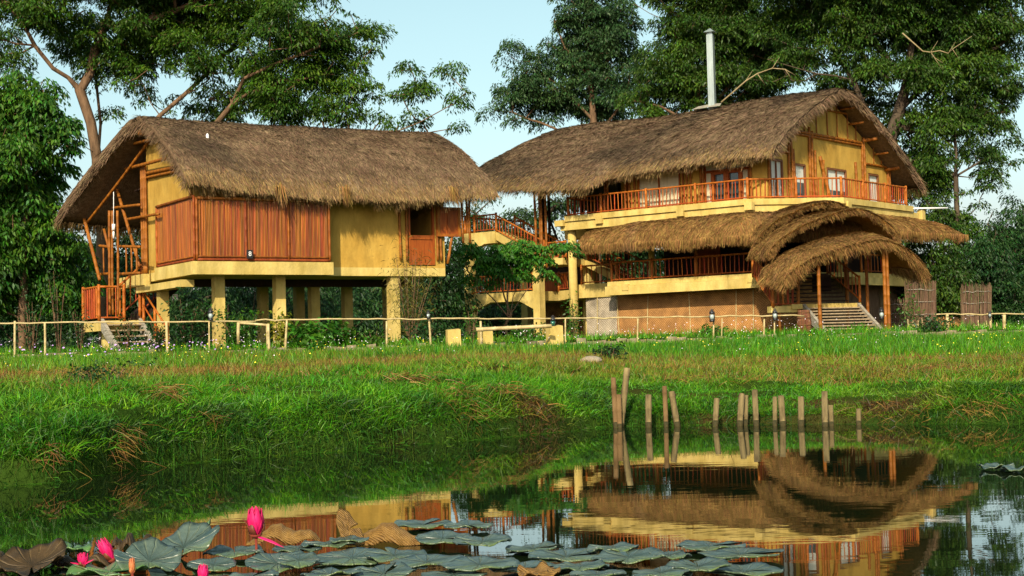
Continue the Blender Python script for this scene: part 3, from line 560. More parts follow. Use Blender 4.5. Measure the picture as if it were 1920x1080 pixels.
for z, a, b, r in ((10.32, -.3, 6.4, .07), (10.2, -.3, 6.4, .05), (11.55, 1.7, 5.0, .05), (9.3, -2.2, -.4, .05), (9.38, 6.5, 9.0, .055)): bpole('wall_beam', RF(-2.24, a, z), RF(-2.24, b, z), r, H2)
for v, a, b in ((.2, 10.32, 10.75), (1.0, 10.35, 11.3), (2.1, 10.35, 11.55), (3.1, 10.35, 12.0), (4.0, 10.35, 11.9), (5.0, 10.35, 11.5), (5.8, 10.35, 11.2), (7.5, 9.4, 10.2), (8.3, 9.4, 9.8), (-1.5, 9.3, 9.7)): bpole('wall_beam', RF(-2.26, v, a), RF(-2.26, v, b), .028, H2)
for v, z in ((6.5, 10.45), (8.7, 9.25)): bpole('purlin', RF(-2.3, v, z), RF(-1.6, v+.1, z+.04), .08, H2)
for v, z in ((5.2, 11.1), (4.4, 11.7), (7.6, 9.9)): bpole('purlin', RF(-2.3, v, z), RF(-1.6, v+.1, z+.02), .05, H2)
# main roof
def roof2(side):
    def fn(s, t):
        u1 = -1.4+(.0 if side < 0 else .35)*t; u0 = -19.7-.6*t; u = u0+(u1-u0)*s
        w = 6.75*np.ones_like(s) if side < 0 else 7.0*np.ones_like(s); drop = 3.42 if side < 0 else 4.0
        if side < 0:
            k = np.clip((-9.6-u)/.9, 0, 1); k = k*k*(3-2*k); w = w+k*1.0; drop = 3.45+k*.5-.35*np.clip((-11-u)/7, 0, 1)
        v = 3.4+side*t*w; z = 12.55+.08*np.sin(s*9)-drop*t+.30*np.sin(np.pi*t)-.2*np.exp(-(t/.05)**2)
        # rounded verge at the left end
        z = z-.20*t**16-1.3*np.exp(-(s/.07)**1.6)*(1-.6*t)
        return RF.arr(u, v, z)
    return fn
thatch(roof2(-1), H2, 'roof', 'thatch_base', 'thatch', 'thatch_warm', ns=110, ntt=24, thick=.34, dens=700, width=.032, size=(.2, .42), fringes=('t1', 's0', 's1'), fr_dens=260, fr_len=(.16, .42), warm_t=.94, ridge=130)['label'] = 'long front slope of grey brown thatch'
thatch(roof2(1), H2, 'roof', 'thatch_base', 'thatch', 'thatch_warm', ns=60, ntt=18, thick=.34, dens=70, fringes=('t1', 's0', 's1'), fr_dens=130, fr_len=(.2, .42), width=.045, warm_t=.93)
MB().bamboo(RF(-19, 3.4, 12.25), RF(-1.9, 3.4, 11.9), .1).build('ridge_pole', M['dark'], H2, True)
ch = MB(); cp = RF(-8.0, 2.6, 0); ch.box(Fr(cp[0], cp[1], -25), -.15, .15, -.15, .15, 11.9, 15.75); cho = ch.build('chimney', M['steel'], H2)
cf = Fr(cp[0], cp[1], -25); MB().prism([cf(-.26, -.26, 15.86), cf(.26, -.26, 15.86), cf(.26, .26, 15.86), cf(-.26, .26, 15.86)], [cf(-.02, -.02, 16.06), cf(.02, -.02, 16.06), cf(.02, .02, 16.06), cf(-.02, .02, 16.06)]).box(cf, -.12, .12, -.12, .12, 15.75, 15.86).build('chimney_cap', M['steel'], cho)
MB().add([RF(-8.9, 2.15, 12.25), RF(-7.3, 2.15, 12.25), RF(-7.5, 2.6, 12.44), RF(-8.2, 2.8, 12.52), RF(-8.8, 2.6, 12.44)], [(0, 1, 2, 3, 4)]).build('flashing', M['greywood'], cho)
# pipe sticking out
pp0 = RF(0, 7.0, 7.1); MB().tube([np.array(aty(1700, 391, pp0[1])), np.array(aty(1777, 390, pp0[1]+.5))], .04, 8).build('drain_pipe', M['white'], H2, True)
# lower deck
MB().slab(RF, [(-10.3, -3), (-2.05, -3), (-2.05, -1.6), (-.75, -.7), (0, .9), (0, 7.45), (-12.9, 7.45), (-12.9, -2.2), (-10.3, -2.2)], 3.85, 4.05).build('lower_slab', M['concrete'], H2)
lb = MB(); lb.prism([RF(-10.35, -3.12, 3.44), RF(-1.55, -3.12, 3.44), RF(-1.55, -2.7, 3.44), RF(-10.35, -2.7, 3.44)], [RF(-10.35, -3.12, 3.84), RF(-1.55, -3.12, 3.84), RF(-1.55, -2.7, 3.84), RF(-10.35, -2.7, 3.84)])
lb.box(RF, -.3, .12, .9, 7.7, 3.52, 3.845); lb.box(RF, -12.9, -10.36, -2.25, -1.9, 3.42, 3.848); lb.build('edge_beam', M['concrete'], H2)
MB().box(RF, -9.4, -9.05, -3.15, -2.9, 3.62, 3.9).box(RF, -2.9, -2.6, -3.15, -2.9, 3.66, 3.9).box(RF, -.1, .15, 7.2, 7.72, 3.6, 3.9).build('beam_end', M['concrete'], H2)
brail([(-12.4, -2.15), (-10.35, -2.15)], 4.06, .84, .28); brail([(-10.1, -2.92), (-7.9, -2.92), (-5.6, -2.92), (-2.75, -2.92), (-2.1, -2.92)], 4.06, .85, .22)
brail([(-.06, 1.6), (-.06, 4.4), (-.06, 7.3)], 4.06, .8, .3)
# inner room of the lower floor, its shade put into near-black walls, + posts
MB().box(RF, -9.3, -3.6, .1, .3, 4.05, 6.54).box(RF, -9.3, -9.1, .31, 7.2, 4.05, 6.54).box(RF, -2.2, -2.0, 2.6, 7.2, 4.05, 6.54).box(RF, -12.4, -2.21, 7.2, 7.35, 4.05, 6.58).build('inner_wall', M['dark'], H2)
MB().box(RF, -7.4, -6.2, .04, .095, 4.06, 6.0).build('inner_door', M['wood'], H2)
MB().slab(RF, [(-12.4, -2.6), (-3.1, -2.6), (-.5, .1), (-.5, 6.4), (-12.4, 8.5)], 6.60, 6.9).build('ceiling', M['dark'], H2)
for u, v, r, z0, z1 in ((-12.55, -2.6, .2, 1.2, 6.75), (-8.6, -1.9, .14, 4.05, 6.6), (-.9, 1.2, .14, 4.05, 6.6), (-.6, 5.8, .14, 4.05, 6.6)):
    MB().tube([RF(u, v, z0), RF(u, v, z1)], r, 16, True).build('column', M['concrete'], H2, True)
for u, v in ((-2.75, -2.85), (-5.6, -2.85), (-.15, 2.6)): bpole('porch_pole', RF(u, v, 4.05), RF(u, v, 6.0), .07, H2)
# ground storey: curved mat wall
def arcwall(pts, z0, z1, m, name, label=None, th=.12):
    mb = MB(); n = len(pts)
    for i in range(n-1):
        (a, b), (c_, d) = pts[i], pts[i+1]
        mb.prism([RF(a, b, z0), RF(c_, d, z0), RF(c_, d+th, z0), RF(a, b+th, z0)], [RF(a, b, z1), RF(c_, d, z1), RF(c_, d+th, z1), RF(a, b+th, z1)])
    o = mb.build(name, M[m], H2)
    if label: o['label'] = label
pts = [(-12.75, -.6), (-12.7, -1.4), (-12.3, -2.0), (-11.5, -2.15), (-10.4, -2.2)]; arcwall(pts, .9, 3.42, 'woven_grey', 'base_wall', 'bleached grey woven base wall at the corner')
pts = [(-10.4, -2.2), (-8, -2.22), (-5, -2.22), (-3.2, -2.2), (-2.2, -1.7), (-1.7, -.6), (-1.5, .6)]; arcwall(pts, .9, 3.84, 'woven', 'base_wall', 'orange brown woven base wall')
arcwall([(-1.5, .6), (-1.2, 2.5), (-1.0, 5), (-1.1, 7)], .9, 3.84, 'twig', 'base_wall', 'brown reed wall behind the porch stair, colour darkened for porch shade')  # darker twig colour paints in the shade of the porch
arcwall([(-12.8, 3), (-12.6, -.5)], .9, 3.84, 'woven', 'base_wall')
for u in (-8.7, -6.4, -4.1, -3.2, -11.5, -10.2): bpole('mat_batten', RF(u, -2.27, 1.2), RF(u+rng.normal(0, .12), -2.27, 3.4), .022, H2, 'pale')
# wall plinth band at right of the stair
# awning
def awn():
    inn = np.array([(-11.4, -2.7), (-10.9, -2.95), (-8, -2.98), (-5, -2.98), (-2.9, -2.98), (-.02, -.02), (0, 2), (0, 5), (0, 7.8), (0, 8.8)]); outr = np.array([(-11.75, -3.3), (-11.0, -4.25), (-8, -4.45), (-5, -4.5), (-2.3, -4.5), (1.3, -.9), (1.45, 2), (1.45, 5), (1.4, 8.0), (1.0, 9.9)])
    zi = np.array([5.95, 6.42, 6.62, 6.62, 6.62, 6.60, 6.60, 6.6, 6.52, 6.25]); zo = np.array([5.5, 5.5, 5.45, 5.36, 5.4, 5.5, 5.55, 5.65, 5.72, 5.8])
    Ls = np.concatenate([[0], np.cumsum(np.linalg.norm(np.diff(outr+inn, axis=0), axis=1))]); Ls /= Ls[-1]
    def fn(s, t):
        s = np.clip(s, 0, 1.01); iu = np.interp(s, Ls, inn[:, 0]); iv = np.interp(s, Ls, inn[:, 1]); ou = np.interp(s, Ls, outr[:, 0]); ov = np.interp(s, Ls, outr[:, 1])
        a = np.interp(s, Ls, zi); b = np.interp(s, Ls, zo); tt = np.sin(t*np.pi/2)**1.05
        return RF.arr(iu+(ou-iu)*tt, iv+(ov-iv)*tt, a-(a-b)*(1-np.cos(t*np.pi/2*.93)**1.15)*1.05)
    return fn
thatch(awn(), H2, 'awning', 'gold_base', 'gold', None, ns=120, ntt=8, thick=.25, dens=900, width=.026, size=(.16, .34), fringes=('t1', 's0', 's1'), fr_dens=330, fr_len=(.14, .34), bump=.03)['label'] = 'golden thatch skirt running round the house between the floors'
# porch: three stepped barrel vaults of thatch
def vault(vf, vb, cx, wl, wr, za, zl, zr, dr=.15):
    def fn(s, t):
        th = (s-.5)*math.pi*.97; a = np.sign(th)*np.abs(np.sin(th))**1.3; u = cx+np.where(a < 0, a*wl, a*wr)*(1-.03*(1-t)); ed = np.where(a < 0, za-zl, za-zr)
        z = za-ed*(1-np.cos(th)**1.3)+.05*(1-t)-dr*t**3; v = vb+(vf-vb)*t
        return PF.arr(u, v, z)
    return fn
bias = tuple(-PF.v*.55)
for k, (vf, vb, cx, wl, wr, za, zl, zr) in enumerate(((-2.0, 0.3, .75, 3.3, 1.25, 6.97, 5.35, 6.1), (-4.0, -1.5, .95, 3.75, 1.8, 6.47, 4.7, 5.2), (-5.9, -3.2, 1.0, 4.0, 1.95, 5.38, 3.8, 3.95))):
    thatch(vault(vf, vb, cx, wl, wr, za, zl, zr, .36 if k == 2 else .12), H2, 'porch_roof', 'gold_base', 'gold', None, ns=44, ntt=10, thick=.26 if k == 2 else .2, dens=900, width=.026, size=(.18, .36), fringes=('t1', 's0', 's1'), fr_dens=600, fr_len=(.2, .55) if k == 2 else (.12, .32), bias=bias, bump=.03)['label'] = ('highest and rearmost arch of the porch thatch', 'middle arch of the porch thatch', 'lowest and foremost arch of the porch thatch')[k]
for u, v, z1, r in ((-1.42, -5.6, 4.6, .075), (1.28, -5.6, 4.9, .075), (1.42, -5.6, 4.85, .065), (-1.4, -3.5, 4.7, .07), (1.5, -3.5, 4.9, .07), (-2.2, -3.4, 4.2, .055), (-1.5, -1.6, 5.6, .08), (1.5, -1.6, 5.6, .08)): bpole('porch_post', PF(u, v, 1.2), PF(u, v, z1), r, H2)
bpole('porch_beam', PF(-1.4, -3.5, 4.7), PF(1.5, -3.5, 4.75), .05, H2)
stair(H2, PF, -1.3, 1.15, -3.6, -5.6, 2.5, 1.4, 9, sw=.12)
MB().box(PF, -1.75, 1.2, -3.6, -2.6, 2.42, 2.62).build('stair_landing', M['concrete'], H2)
MB().box(PF, -2.6, -1.35, -3.5, -3.1, 2.3, 2.55).build('stair_landing', M['concrete'], H2)
mb = MB()
for i in range(8): k = (i+.5)/8; mb.box(PF, -1.2, 1.1, -2.6+2.2*k-.14, -2.6+2.2*k+.14, 2.65+1.35*k, 2.70+1.35*k)
mb.build('upper_stair', M['dark'], H2)  # near-black colour stands in for the deep porch shade
def rl(fr, a, b, z0, z1, h, nb, **k): railing(H2, fr(*a, 0)[:2], fr(*b, 0)[:2], z0, z1, h, nb, **k)
rl(PF, (-2.5, -3.5), (-1.45, -3.5), 2.55, 2.55, 1.1, 5, br=.045); rl(PF, (-2.5, -3.4), (-2.2, -.6), 2.6, 3.9, 1.0, 9, br=.045)
rl(PF, (1.2, -3.5), (1.2, -.4), 2.7, 4.0, .95, 9)
MB().box(PF, -1.6, 2.9, -6.6, -5.65, .95, 1.32).build('plinth', M['concrete'], H2)
MB().box(PF, .4, 1.0, -1.2, -.6, 3.2, 3.9).build('bench', M['dark'], H2)
# ---- stair tower on the left of the big house
def sqcol(u, v, r, z0, z1): MB().box(RF, u-r, u+r, v-r, v+r, z0, z1).build('column', M['concrete'], H2)
sqcol(-18.75, -2.8, .2, 1.0, 6.3); sqcol(-14.45, -2.8, .2, 1.0, 6.0); sqcol(-13.2, -.6, .2, 1.0, 5.6); sqcol(-18.75, 1.5, .2, 1.0, 6.3); sqcol(-14.45, 1.5, .2, 1.0, 6.0)
MB().slab(RF, [(-18.95, -3.0), (-16.9, -3.0), (-16.9, 1.7), (-18.95, 1.7)], 6.35, 6.82).build('tower_landing', M['concrete'], H2)
MB().prism([RF(-18.95, -3.0, 6.348), RF(-18.95, -3.0, 5.75), RF(-18.5, -3.0, 5.9), RF(-17.6, -3.0, 6.25), RF(-16.9, -3.0, 6.25), RF(-16.9, -3.0, 6.348)], [RF(-18.95, -2.7, 6.348), RF(-18.95, -2.7, 5.75), RF(-18.5, -2.7, 5.9), RF(-17.6, -2.7, 6.25), RF(-16.9, -2.7, 6.25), RF(-16.9, -2.7, 6.348)]).build('bracket', M['concrete'], H2)
brail([(-18.3, -2.9), (-16.9, -2.9)], 6.84, .8, .2); brail([(-18.9, -2.9), (-18.9, 1.6)], 6.84, .8, .3)
railing(H2, RF(-16.9, -2.9, 0)[:2], RF(-14.0, -2.9, 0)[:2], 6.8, 5.35, .78, 15); railing(H2, RF(-16.9, -1.5, 0)[:2], RF(-14.0, -1.5, 0)[:2], 6.8, 5.35, .78, 15)
MB().prism([RF(-16.9, -2.95, 6.78), RF(-14.0, -2.95, 5.3), RF(-14.0, -2.95, 4.95), RF(-16.9, -2.95, 6.4)], [RF(-16.9, -1.5, 6.78), RF(-14.0, -1.5, 5.3), RF(-14.0, -1.5, 4.95), RF(-16.9, -1.5, 6.4)]).build('stair_flight', M['concrete'], H2)
MB().slab(RF, [(-14.0, -2.9), (-12.9, -2.9), (-12.9, 1.0), (-14.0, 1.0)], 5.0, 5.3).build('mid_landing', M['concrete'], H2)
brail([(-14.0, -2.85), (-12.75, -2.85)], 5.3, .75, .25)
railing(H2, RF(-12.7, -1.2, 0)[:2], RF(-10.2, -1.2, 0)[:2], 5.3, 4.1, .8, 12); railing(H2, RF(-12.7, .3, 0)[:2], RF(-10.2, .3, 0)[:2], 5.3, 4.1, .8, 12)
MB().prism([RF(-12.9, -1.2, 5.28), RF(-10.3, -1.2, 4.06), RF(-10.6, -1.2, 3.86), RF(-12.9, -1.2, 4.95)], [RF(-12.9, .2, 5.28), RF(-10.3, .2, 4.06), RF(-10.6, .2, 3.86), RF(-12.9, .2, 4.95)]).build('stair_flight', M['concrete'], H2)
MB().slab(RF, [(-18.55, -3.0), (-14.65, -3.0), (-14.65, 1.5), (-18.55, 1.5)], 3.4, 3.84).build('tower_floor', M['concrete'], H2)
MB().slab(RF, [(-14.25, -1.6), (-12.95, -2.2), (-12.95, 1.5), (-14.25, 1.5)], 3.4, 3.84).build('tower_floor', M['concrete'], H2)
for a, b in ((-18.55, -17.3), (-14.65, -15.5)): MB().prism([RF(a, -3.0, 3.398), RF(a, -3.0, 3.0), RF(b, -3.0, 3.398)], [RF(a, -2.7, 3.398), RF(a, -2.7, 3.0), RF(b, -2.7, 3.398)]).build('bracket', M['concrete'], H2)
brail([(-18.5, -2.9), (-14.7, -2.9)], 3.85, .82, .2); brail([(-14.2, -1.6), (-12.9, -2.1)], 3.85, .82, .2)
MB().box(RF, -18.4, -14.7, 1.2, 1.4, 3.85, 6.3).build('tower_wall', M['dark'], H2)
MB().box(RF, -16.0, -15.2, -.5, .3, 3.85, 4.8).build('cupboard', M['wood'], H2)
arcwall([(-17.6, 1.0), (-15.6, 1.0), (-13.1, .8)], 1.0, 3.4, 'woven', 'base_wall')
def cluster(u, v, n, z0, z1, sp=.2, m='bamboo', r=.06):
    for i in range(n): bpole('tower_pole', RF(u+(i-(n-1)/2)*sp, v+(i % 2)*.12, z0), RF(u+(i-(n-1)/2)*sp+rng.normal(0, .02), v+(i % 2)*.12, z1), r, H2, m)
cluster(-18.7, -3.05, 3, 6.3, 9.0, .22); cluster(-14.1, -3.05, 4, 4.9, 8.6, .18); cluster(-16.9, .9, 2, 6.2, 9.2, .25, 'dark', .08); cluster(-14.6, 1.2, 3, 5.3, 9.3, .24, 'dark', .075); cluster(-12.4, 1.3, 3, 5.3, 9.3, .22, 'dark', .08); cluster(-13.3, -1.2, 2, 5.3, 8.8, .24, 'dark', .07)
bpole('tower_pole', RF(-15.8, .4, 6.5), RF(-17.0, .4, 9.2), .06, H2, 'dark')
railing(H2, RF(-14.6, 1.4, 0)[:2], RF(-10.5, 1.4, 0)[:2], 6.75, 6.75, .85, 16, m='dark')
MB().box(RF, -14.0, -12.65, -1.3, 1.5, 6.3, 6.72).build('bridge_slab', M['concrete'], H2)

# ================================================================== GARDEN
def fline(px):      # the fence stands along this line
    return 43.0+5.0*np.clip((px-0)/1920, 0, 1)
def at_x(px, Y, py=620): p = aty(px, py, Y); return p[0]
FN = thing('bamboo_fence', (-8, 43.5, 1.05), 'long low pale bamboo rail fence running in front of both houses', 'fence')
def frail(seq, name='rail', r=.024, par=None):
    pts = [aty(x, y, float(fline(x))) for x, y in seq]; MB().tube(pts, [r*rng.uniform(.85, 1.1) for _ in pts], 7).build(name, M['pale'], par or FN, True)
def dens(a, b, n=14, j=1.2): return [(a[0]+(b[0]-a[0])*i/n, a[1]+(b[1]-a[1])*i/n+rng.normal(0, j*.5)) for i in range(n+1)]
frail(dens((-30, 606), (480, 602), 24)); frail(dens((478, 600), (900, 597), 22)); frail(dens((896, 598), (1330, 594), 22)); frail(dens((1328, 593), (1508, 592), 9))
def fpost(px, ytop, ybot, r=.045, lean=0, par=None):
    Y = float(fline(px)); a = aty(px+lean, ytop, Y); b = aty(px, ybot, Y); b[2] = min(b[2], G(b[0], b[1])-.05); return bpole('post', b, a, r, par or FN, 'pale')
for px, yt, r, ln in ((28, 602, .05, 0), (84, 606, .05, 0), (314, 604, .06, -2), (392, 603, .035, 0), (505, 607, .055, -2), (534, 600, .05, 4), (725, 602, .045, 0), (808, 594, .045, -4), (903, 602, .05, -2), (1060, 598, .035, 0), (1195, 597, .035, 1), (1338, 590, .04, 0), (1352, 597, .03, 2), (1431, 598, .04, 2), (1452, 596, .035, 0)):
    fpost(px, yt, 655, r*.7, ln)
F2 = thing('bamboo_fence', (12.5, 47.8, 1.1), 'short pale bamboo rail fence at the far right beyond the twig screens', 'fence')
for a, b in (((1752, 589), (1852, 590)), ((1850, 589), (1990, 588))):
    frail(dens(a, b, 8), par=F2)
for px, yt, r, ln in ((1777, 588, .05, -1), (1857, 588, .045, 0), (1883, 590, .055, 0), (1950, 588, .05, 0)): fpost(px, yt, 640, r, ln, F2)
BR = thing('bamboo_barrier', (at_x(960, 44.6), 44.6, 1.1), 'thick single bamboo pole lying across two cream blocks before the stair tower', 'barrier')
MB().bamboo(aty(893, 618, 44.7), aty(1034, 611, 44.9), .06).build('pole', M['pale'], BR, True)
LB = thing('bamboo_bench', (at_x(475, 45.5), 45.5, 1.1), 'small frame of short bamboo posts and crossbar under the stilt house', 'bench')
for a, b, r in (((447, 645), (447, 604), .05), ((504, 660), (502, 608), .06), ((445, 605), (505, 610), .04)): MB().bamboo(aty(*a, 45.3), aty(*b, 45.3), r).build('post' if a[0] == b[0] or a[0] == 504 else 'crossbar', M['pale'], LB, True)
for px, w_, yt, Y, lab in ((850, 26, 618, 45.2, 'cream concrete block standing alone left of the barrier pole'), (910, 25, 621, 45.6, 'cream concrete block under the left end of the barrier pole'), (1040, 27, 611, 45.6, 'cream concrete block under the right end of the barrier pole, below the green lantern')):
    p = aty(px, 640, Y); r = w_/2*Y/FPX; top = aty(px, yt, Y)[2]; mb = MB(); fr = Fr(p[0], p[1], rng.uniform(10, 28)); zb = 1.0
    mb.prism([fr(-r, -r*.8, zb), fr(r, -r*.8, zb), fr(r, r*.8, zb), fr(-r, r*.8, zb)], [fr(-r*.94, -r*.75, top-.02), fr(r*.95, -r*.75, top), fr(r*.93, r*.75, top+.03), fr(-r*.95, r*.75, top)])
    tag(mb.build('concrete_block', M['concrete'], None, False, (p[0], p[1], zb)), lab, 'block')
# retaining kerb behind the fence
mb = MB(); n = 120
for i in range(n):
    x0 = -20+36*i/n; x1 = x0+36/n-.02; y = 46.35+rng.normal(0, .04); h = 1.28+rng.normal(0, .035); mb.prism([(x0, y, .8), (x1, y, .8), (x1, y+.28, .8), (x0, y+.28, .8)], [(x0, y+.03, h), (x1, y+.03, h+rng.normal(0, .02)), (x1, y+.28, h), (x0, y+.28, h)])
tag(mb.build('stone_kerb', M['stone'], None, False, (-2, 46.5, 1.0)), 'low rough stone kerb behind the fence, overgrown with small flowers', 'kerb')
# lanterns
def lantern(px, yc, Y, label, glass='lampglass', s=1.0):
    s = s*.85
    p = aty(px, yc, Y); L_ = thing('lantern', p, label, 'lantern', 'garden lanterns on the fence posts'); z = np.array([0, 0, 1.])
    MB().tube([p-z*.20*s, p-z*.15*s, p-z*.12*s], [.08*s, .085*s, .06*s], 10).build('base', M['black'], L_, True)
    MB().tube([p-z*.12*s, p-z*.04*s, p+z*.06*s], [.055*s, .075*s, .05*s], 10).build('glass', M[glass], L_, True)
    MB().tube([p+z*.06*s, p+z*.10*s, p+z*.17*s, p+z*.20*s], [.09*s, .075*s, .035*s, .02*s], 10).build('cap', M['black'], L_, True)
    hd = MB().tube([p+np.array([math.cos(a)*.085*s, 0, math.sin(a)*.17*s+.05*s]) for a in np.linspace(-.3, math.pi+.3, 14)], .009*s, 5); hd.tube([p+np.array([.08*s, 0, -.15*s]), p+np.array([.08*s, 0, .08*s])], .01, 5).tube([p+np.array([-.08*s, 0, -.15*s]), p+np.array([-.08*s, 0, .08*s])], .01, 5)
    hd.build('handle', M['black'], L_, True); return L_
lantern(395, 590, 43.9, 'black lantern on the fence before the leftmost thick stilt'); lantern(803, 590, 45.0, 'small dark lantern on the leaning fence post between the two houses', s=.7)
lantern(1037, 604, 45.5, 'lantern with green glass above the cream block', 'greenglass'); lantern(1335, 592, 46.4, 'black lantern on the fence before the middle of the woven wall', s=1.1)
lantern(1453, 590, 46.7, 'black lantern on the fence near the right end of the woven wall'); lantern(1653, 588, 58.5, 'black lantern beside the right front porch post', s=1.25); lantern(1856, 590, 47.7, 'small black lantern on the far right fence beside the twig screen', s=.6)
# woven barrel
p = aty(1509, 640, 52); z0 = G(p[0], 52)-.02; BA = thing('woven_barrel', (p[0], 52, z0), 'brown woven bamboo barrel standing at the end of the fence by the porch stair', 'barrel')
mb = MB()
for i in range(26):
    a = 2*math.pi*i/26; q = [np.array([p[0]+math.cos(a+.0)*r, 52+math.sin(a)*r, z0+z]) for r, z in ((.15, 0), (.21, .25), (.22, .45), (.19, .66), (.165, .86))]; mb.tube(q, [.027]*5, 5, False)
mb.tube([(p[0], 52, z0), (p[0], 52, z0+.8)], [.15, .14], 14); mb.build('staves', M['barrel'], BA, True)
for z, r in ((.12, .20), (.36, .245), (.6, .235), (.78, .205)): MB().tube([(p[0]+math.cos(a)*r, 52+math.sin(a)*r, z0+z) for a in np.linspace(0, 2*math.pi, 25)], .010, 5, False).build('hoop', M['barrel'], BA, True)
# twig screens
def twigs(px0, px1, ytop, Y, label, lean=0):
    a = aty(px0, ytop, Y); b = aty(px1, ytop, Y); w_ = b[0]-a[0]; cx = (a[0]+b[0])/2; zt = a[2]; o = thing('twig_screen', (cx, Y, 1.2), label, 'screen'); mb = MB(); n = int(w_*130)
    for i in range(n):
        t = i/n; an = math.pi*(t-.5)*1.1; x = cx+math.sin(an)*w_*.52; y = Y-math.cos(an)*w_*.35+rng.normal(0, .05); dx = rng.normal(0, .035)
        mb.tube([(x, y, 1.1), (x+dx*.5+lean*.5, y+rng.normal(0, .02), 1.1+(zt-1.1)*.5), (x+dx+lean, y, zt+rng.normal(-.08, .07))], [.018, .014, .006], 4, False)
    mb.build('twigs', M['twig'], o)
    for k in (.2, .42, .64, .85):
        z = 1.1+(zt-1.1)*k; MB().tube([(cx+math.sin(an)*w_*.54+lean*k, Y-math.cos(an)*w_*.37-.03, z+rng.normal(0, .02)) for an in np.linspace(-1.72, 1.72, 12)], .016, 4).build('binding', M['greywood'], o, True)
twigs(1699, 1750, 528, 66, 'tall grey brown twig screen right of the porch, behind the cream deck corner'); twigs(1803, 1852, 533, 63, 'tall twig screen standing alone at the far right fence', .05)
twigs(1668, 1700, 560, 65.0, 'lower pale reed panel between the porch and the taller twig screen')
MO = MB(); q = aty(1775, 612, 70)

tag(MB().prism([(q[0]-1.3, 69, .9), (q[0]+1.6, 69, .9), (q[0]+1.6, 72, .9), (q[0]-1.3, 72, .9)], [(q[0]-1.1, 69.3, 2.0), (q[0]-.2, 69.3, 2.12), (q[0]+1.5, 71.8, 2.05), (q[0]-1.2, 71.8, 2.0)]).build('mat_panel', M['woven'], None, False, (q[0], 70, .9)), 'low orange woven mat panel seen between the two twig screens', 'panel')
def lattice(px, yc, Y, w_, h_, label):
    p = aty(px, yc, Y); o = thing('bamboo_lattice', (p[0], Y, 1.1), label, 'lattice'); mb = MB()
    for i in range(6): x = p[0]-w_/2+w_*i/5; mb.tube([(x, Y, 1.0), (x+rng.normal(0, .04), Y, p[2]+h_/2+rng.normal(0, .06))], .014, 5)
    for i in range(5): z = p[2]-h_/2+h_*i/5; mb.tube([(p[0]-w_*.55, Y+.02, z), (p[0]+w_*.55, Y+.02, z+rng.normal(0, .03))], .013, 5)
    mb.build('slats', M['stake' if 0 else 'pale'], o, True)
lattice(1718, 617, 57, .55, .6, 'small square bamboo lattice in the grass below the taller twig screen'); lattice(1848, 617, 55, .8, .45, 'wide low bamboo lattice at the foot of the lone twig screen')
# rock on the bank
p = atz(1108, 703, .78); Y = 27.5; p = aty(1108, 704, Y); zb = G(p[0], Y)
t = np.linspace(0, math.pi, 9); mb = MB(); R_ = []
for i, th in enumerate(np.linspace(.05, math.pi-.05, 8)):
    for k in range(12): a = 2*math.pi*k/12; rr = math.sin(th)*(.16+.04*math.sin(3*a+i)); R_.append((p[0]+math.cos(a)*rr*1.2, Y+math.sin(a)*rr, zb+.05+math.cos(th)*.09))
mb.add(R_, [(i*12+k, i*12+(k+1) % 12, (i+1)*12+(k+1) % 12, (i+1)*12+k) for i in range(7) for k in range(12)]); tag(mb.build('rock', M['rock'], None, True, (p[0], Y, zb)), 'small pale rock lying in the grass of the bank', 'rock')
# plants
def leaves_at(C, n, spread, size, asp=.42, droop=.35, up=.3):
    P = C[rng.integers(0, len(C), n)]+rng.normal(0, 1, (n, 3))*np.array(spread); D = rnd_dirs(n, -.6, .8); D[:, 2] -= droop; D /= np.linalg.norm(D, axis=1, keepdims=True)
    N = rnd_dirs(n, up, 1); L_ = rng.uniform(.6, 1.3, n)*size
    # a leaf: two quads folding to a point
    side = np.cross(D, N); side /= np.linalg.norm(side, axis=1, keepdims=True)+1e-9; w = (L_*asp*.5)[:, None]; L2 = L_[:, None]
    V = np.stack([P, P+D*L2*.45-side*w, P+D*L2+np.array([0, 0, -.18])*L2, P+D*L2*.45+side*w], 1).reshape(-1, 3)
    return V, np.arange(n*4).reshape(n, 4)
def shrub(x, y, r, h, label, m='leaf_dark', leaf=.14, n=700, cat='shrub', name='shrub', z=None, asp=.45, stems=7, hz0=.15):
    z = G(x, y)-.03 if z is None else z; o = thing(name, (x, y, z), label, cat); mb = MB(); C = []
    for i in range(stems):
        a = rng.uniform(0, 6.28); q = r*rng.uniform(.2, .8); tip = np.array([x+math.cos(a)*q, y+math.sin(a)*q, z+h*rng.uniform(.6, 1)]); mid = (np.array([x, y, z])+tip)/2+np.array([math.cos(a)*q*.1, 0, .08*h]); mb.tube([(x+math.cos(a)*.04, y+math.sin(a)*.04, z), mid, tip], [.018, .013, .006], 5, False)
        for t_ in np.linspace(hz0, 1.0, 7): C.append(np.array([x, y, z])*(1-t_)+tip*t_+rng.normal(0, .06, 3))
    mb.build('stems', M['bark'], o); V, F = leaves_at(np.array(C), n, (r*.28, r*.28, h*.12), leaf, asp); V[:, 2] = np.maximum(V[:, 2], z+.01); link_mesh('foliage', V, F, M[m], o); return o
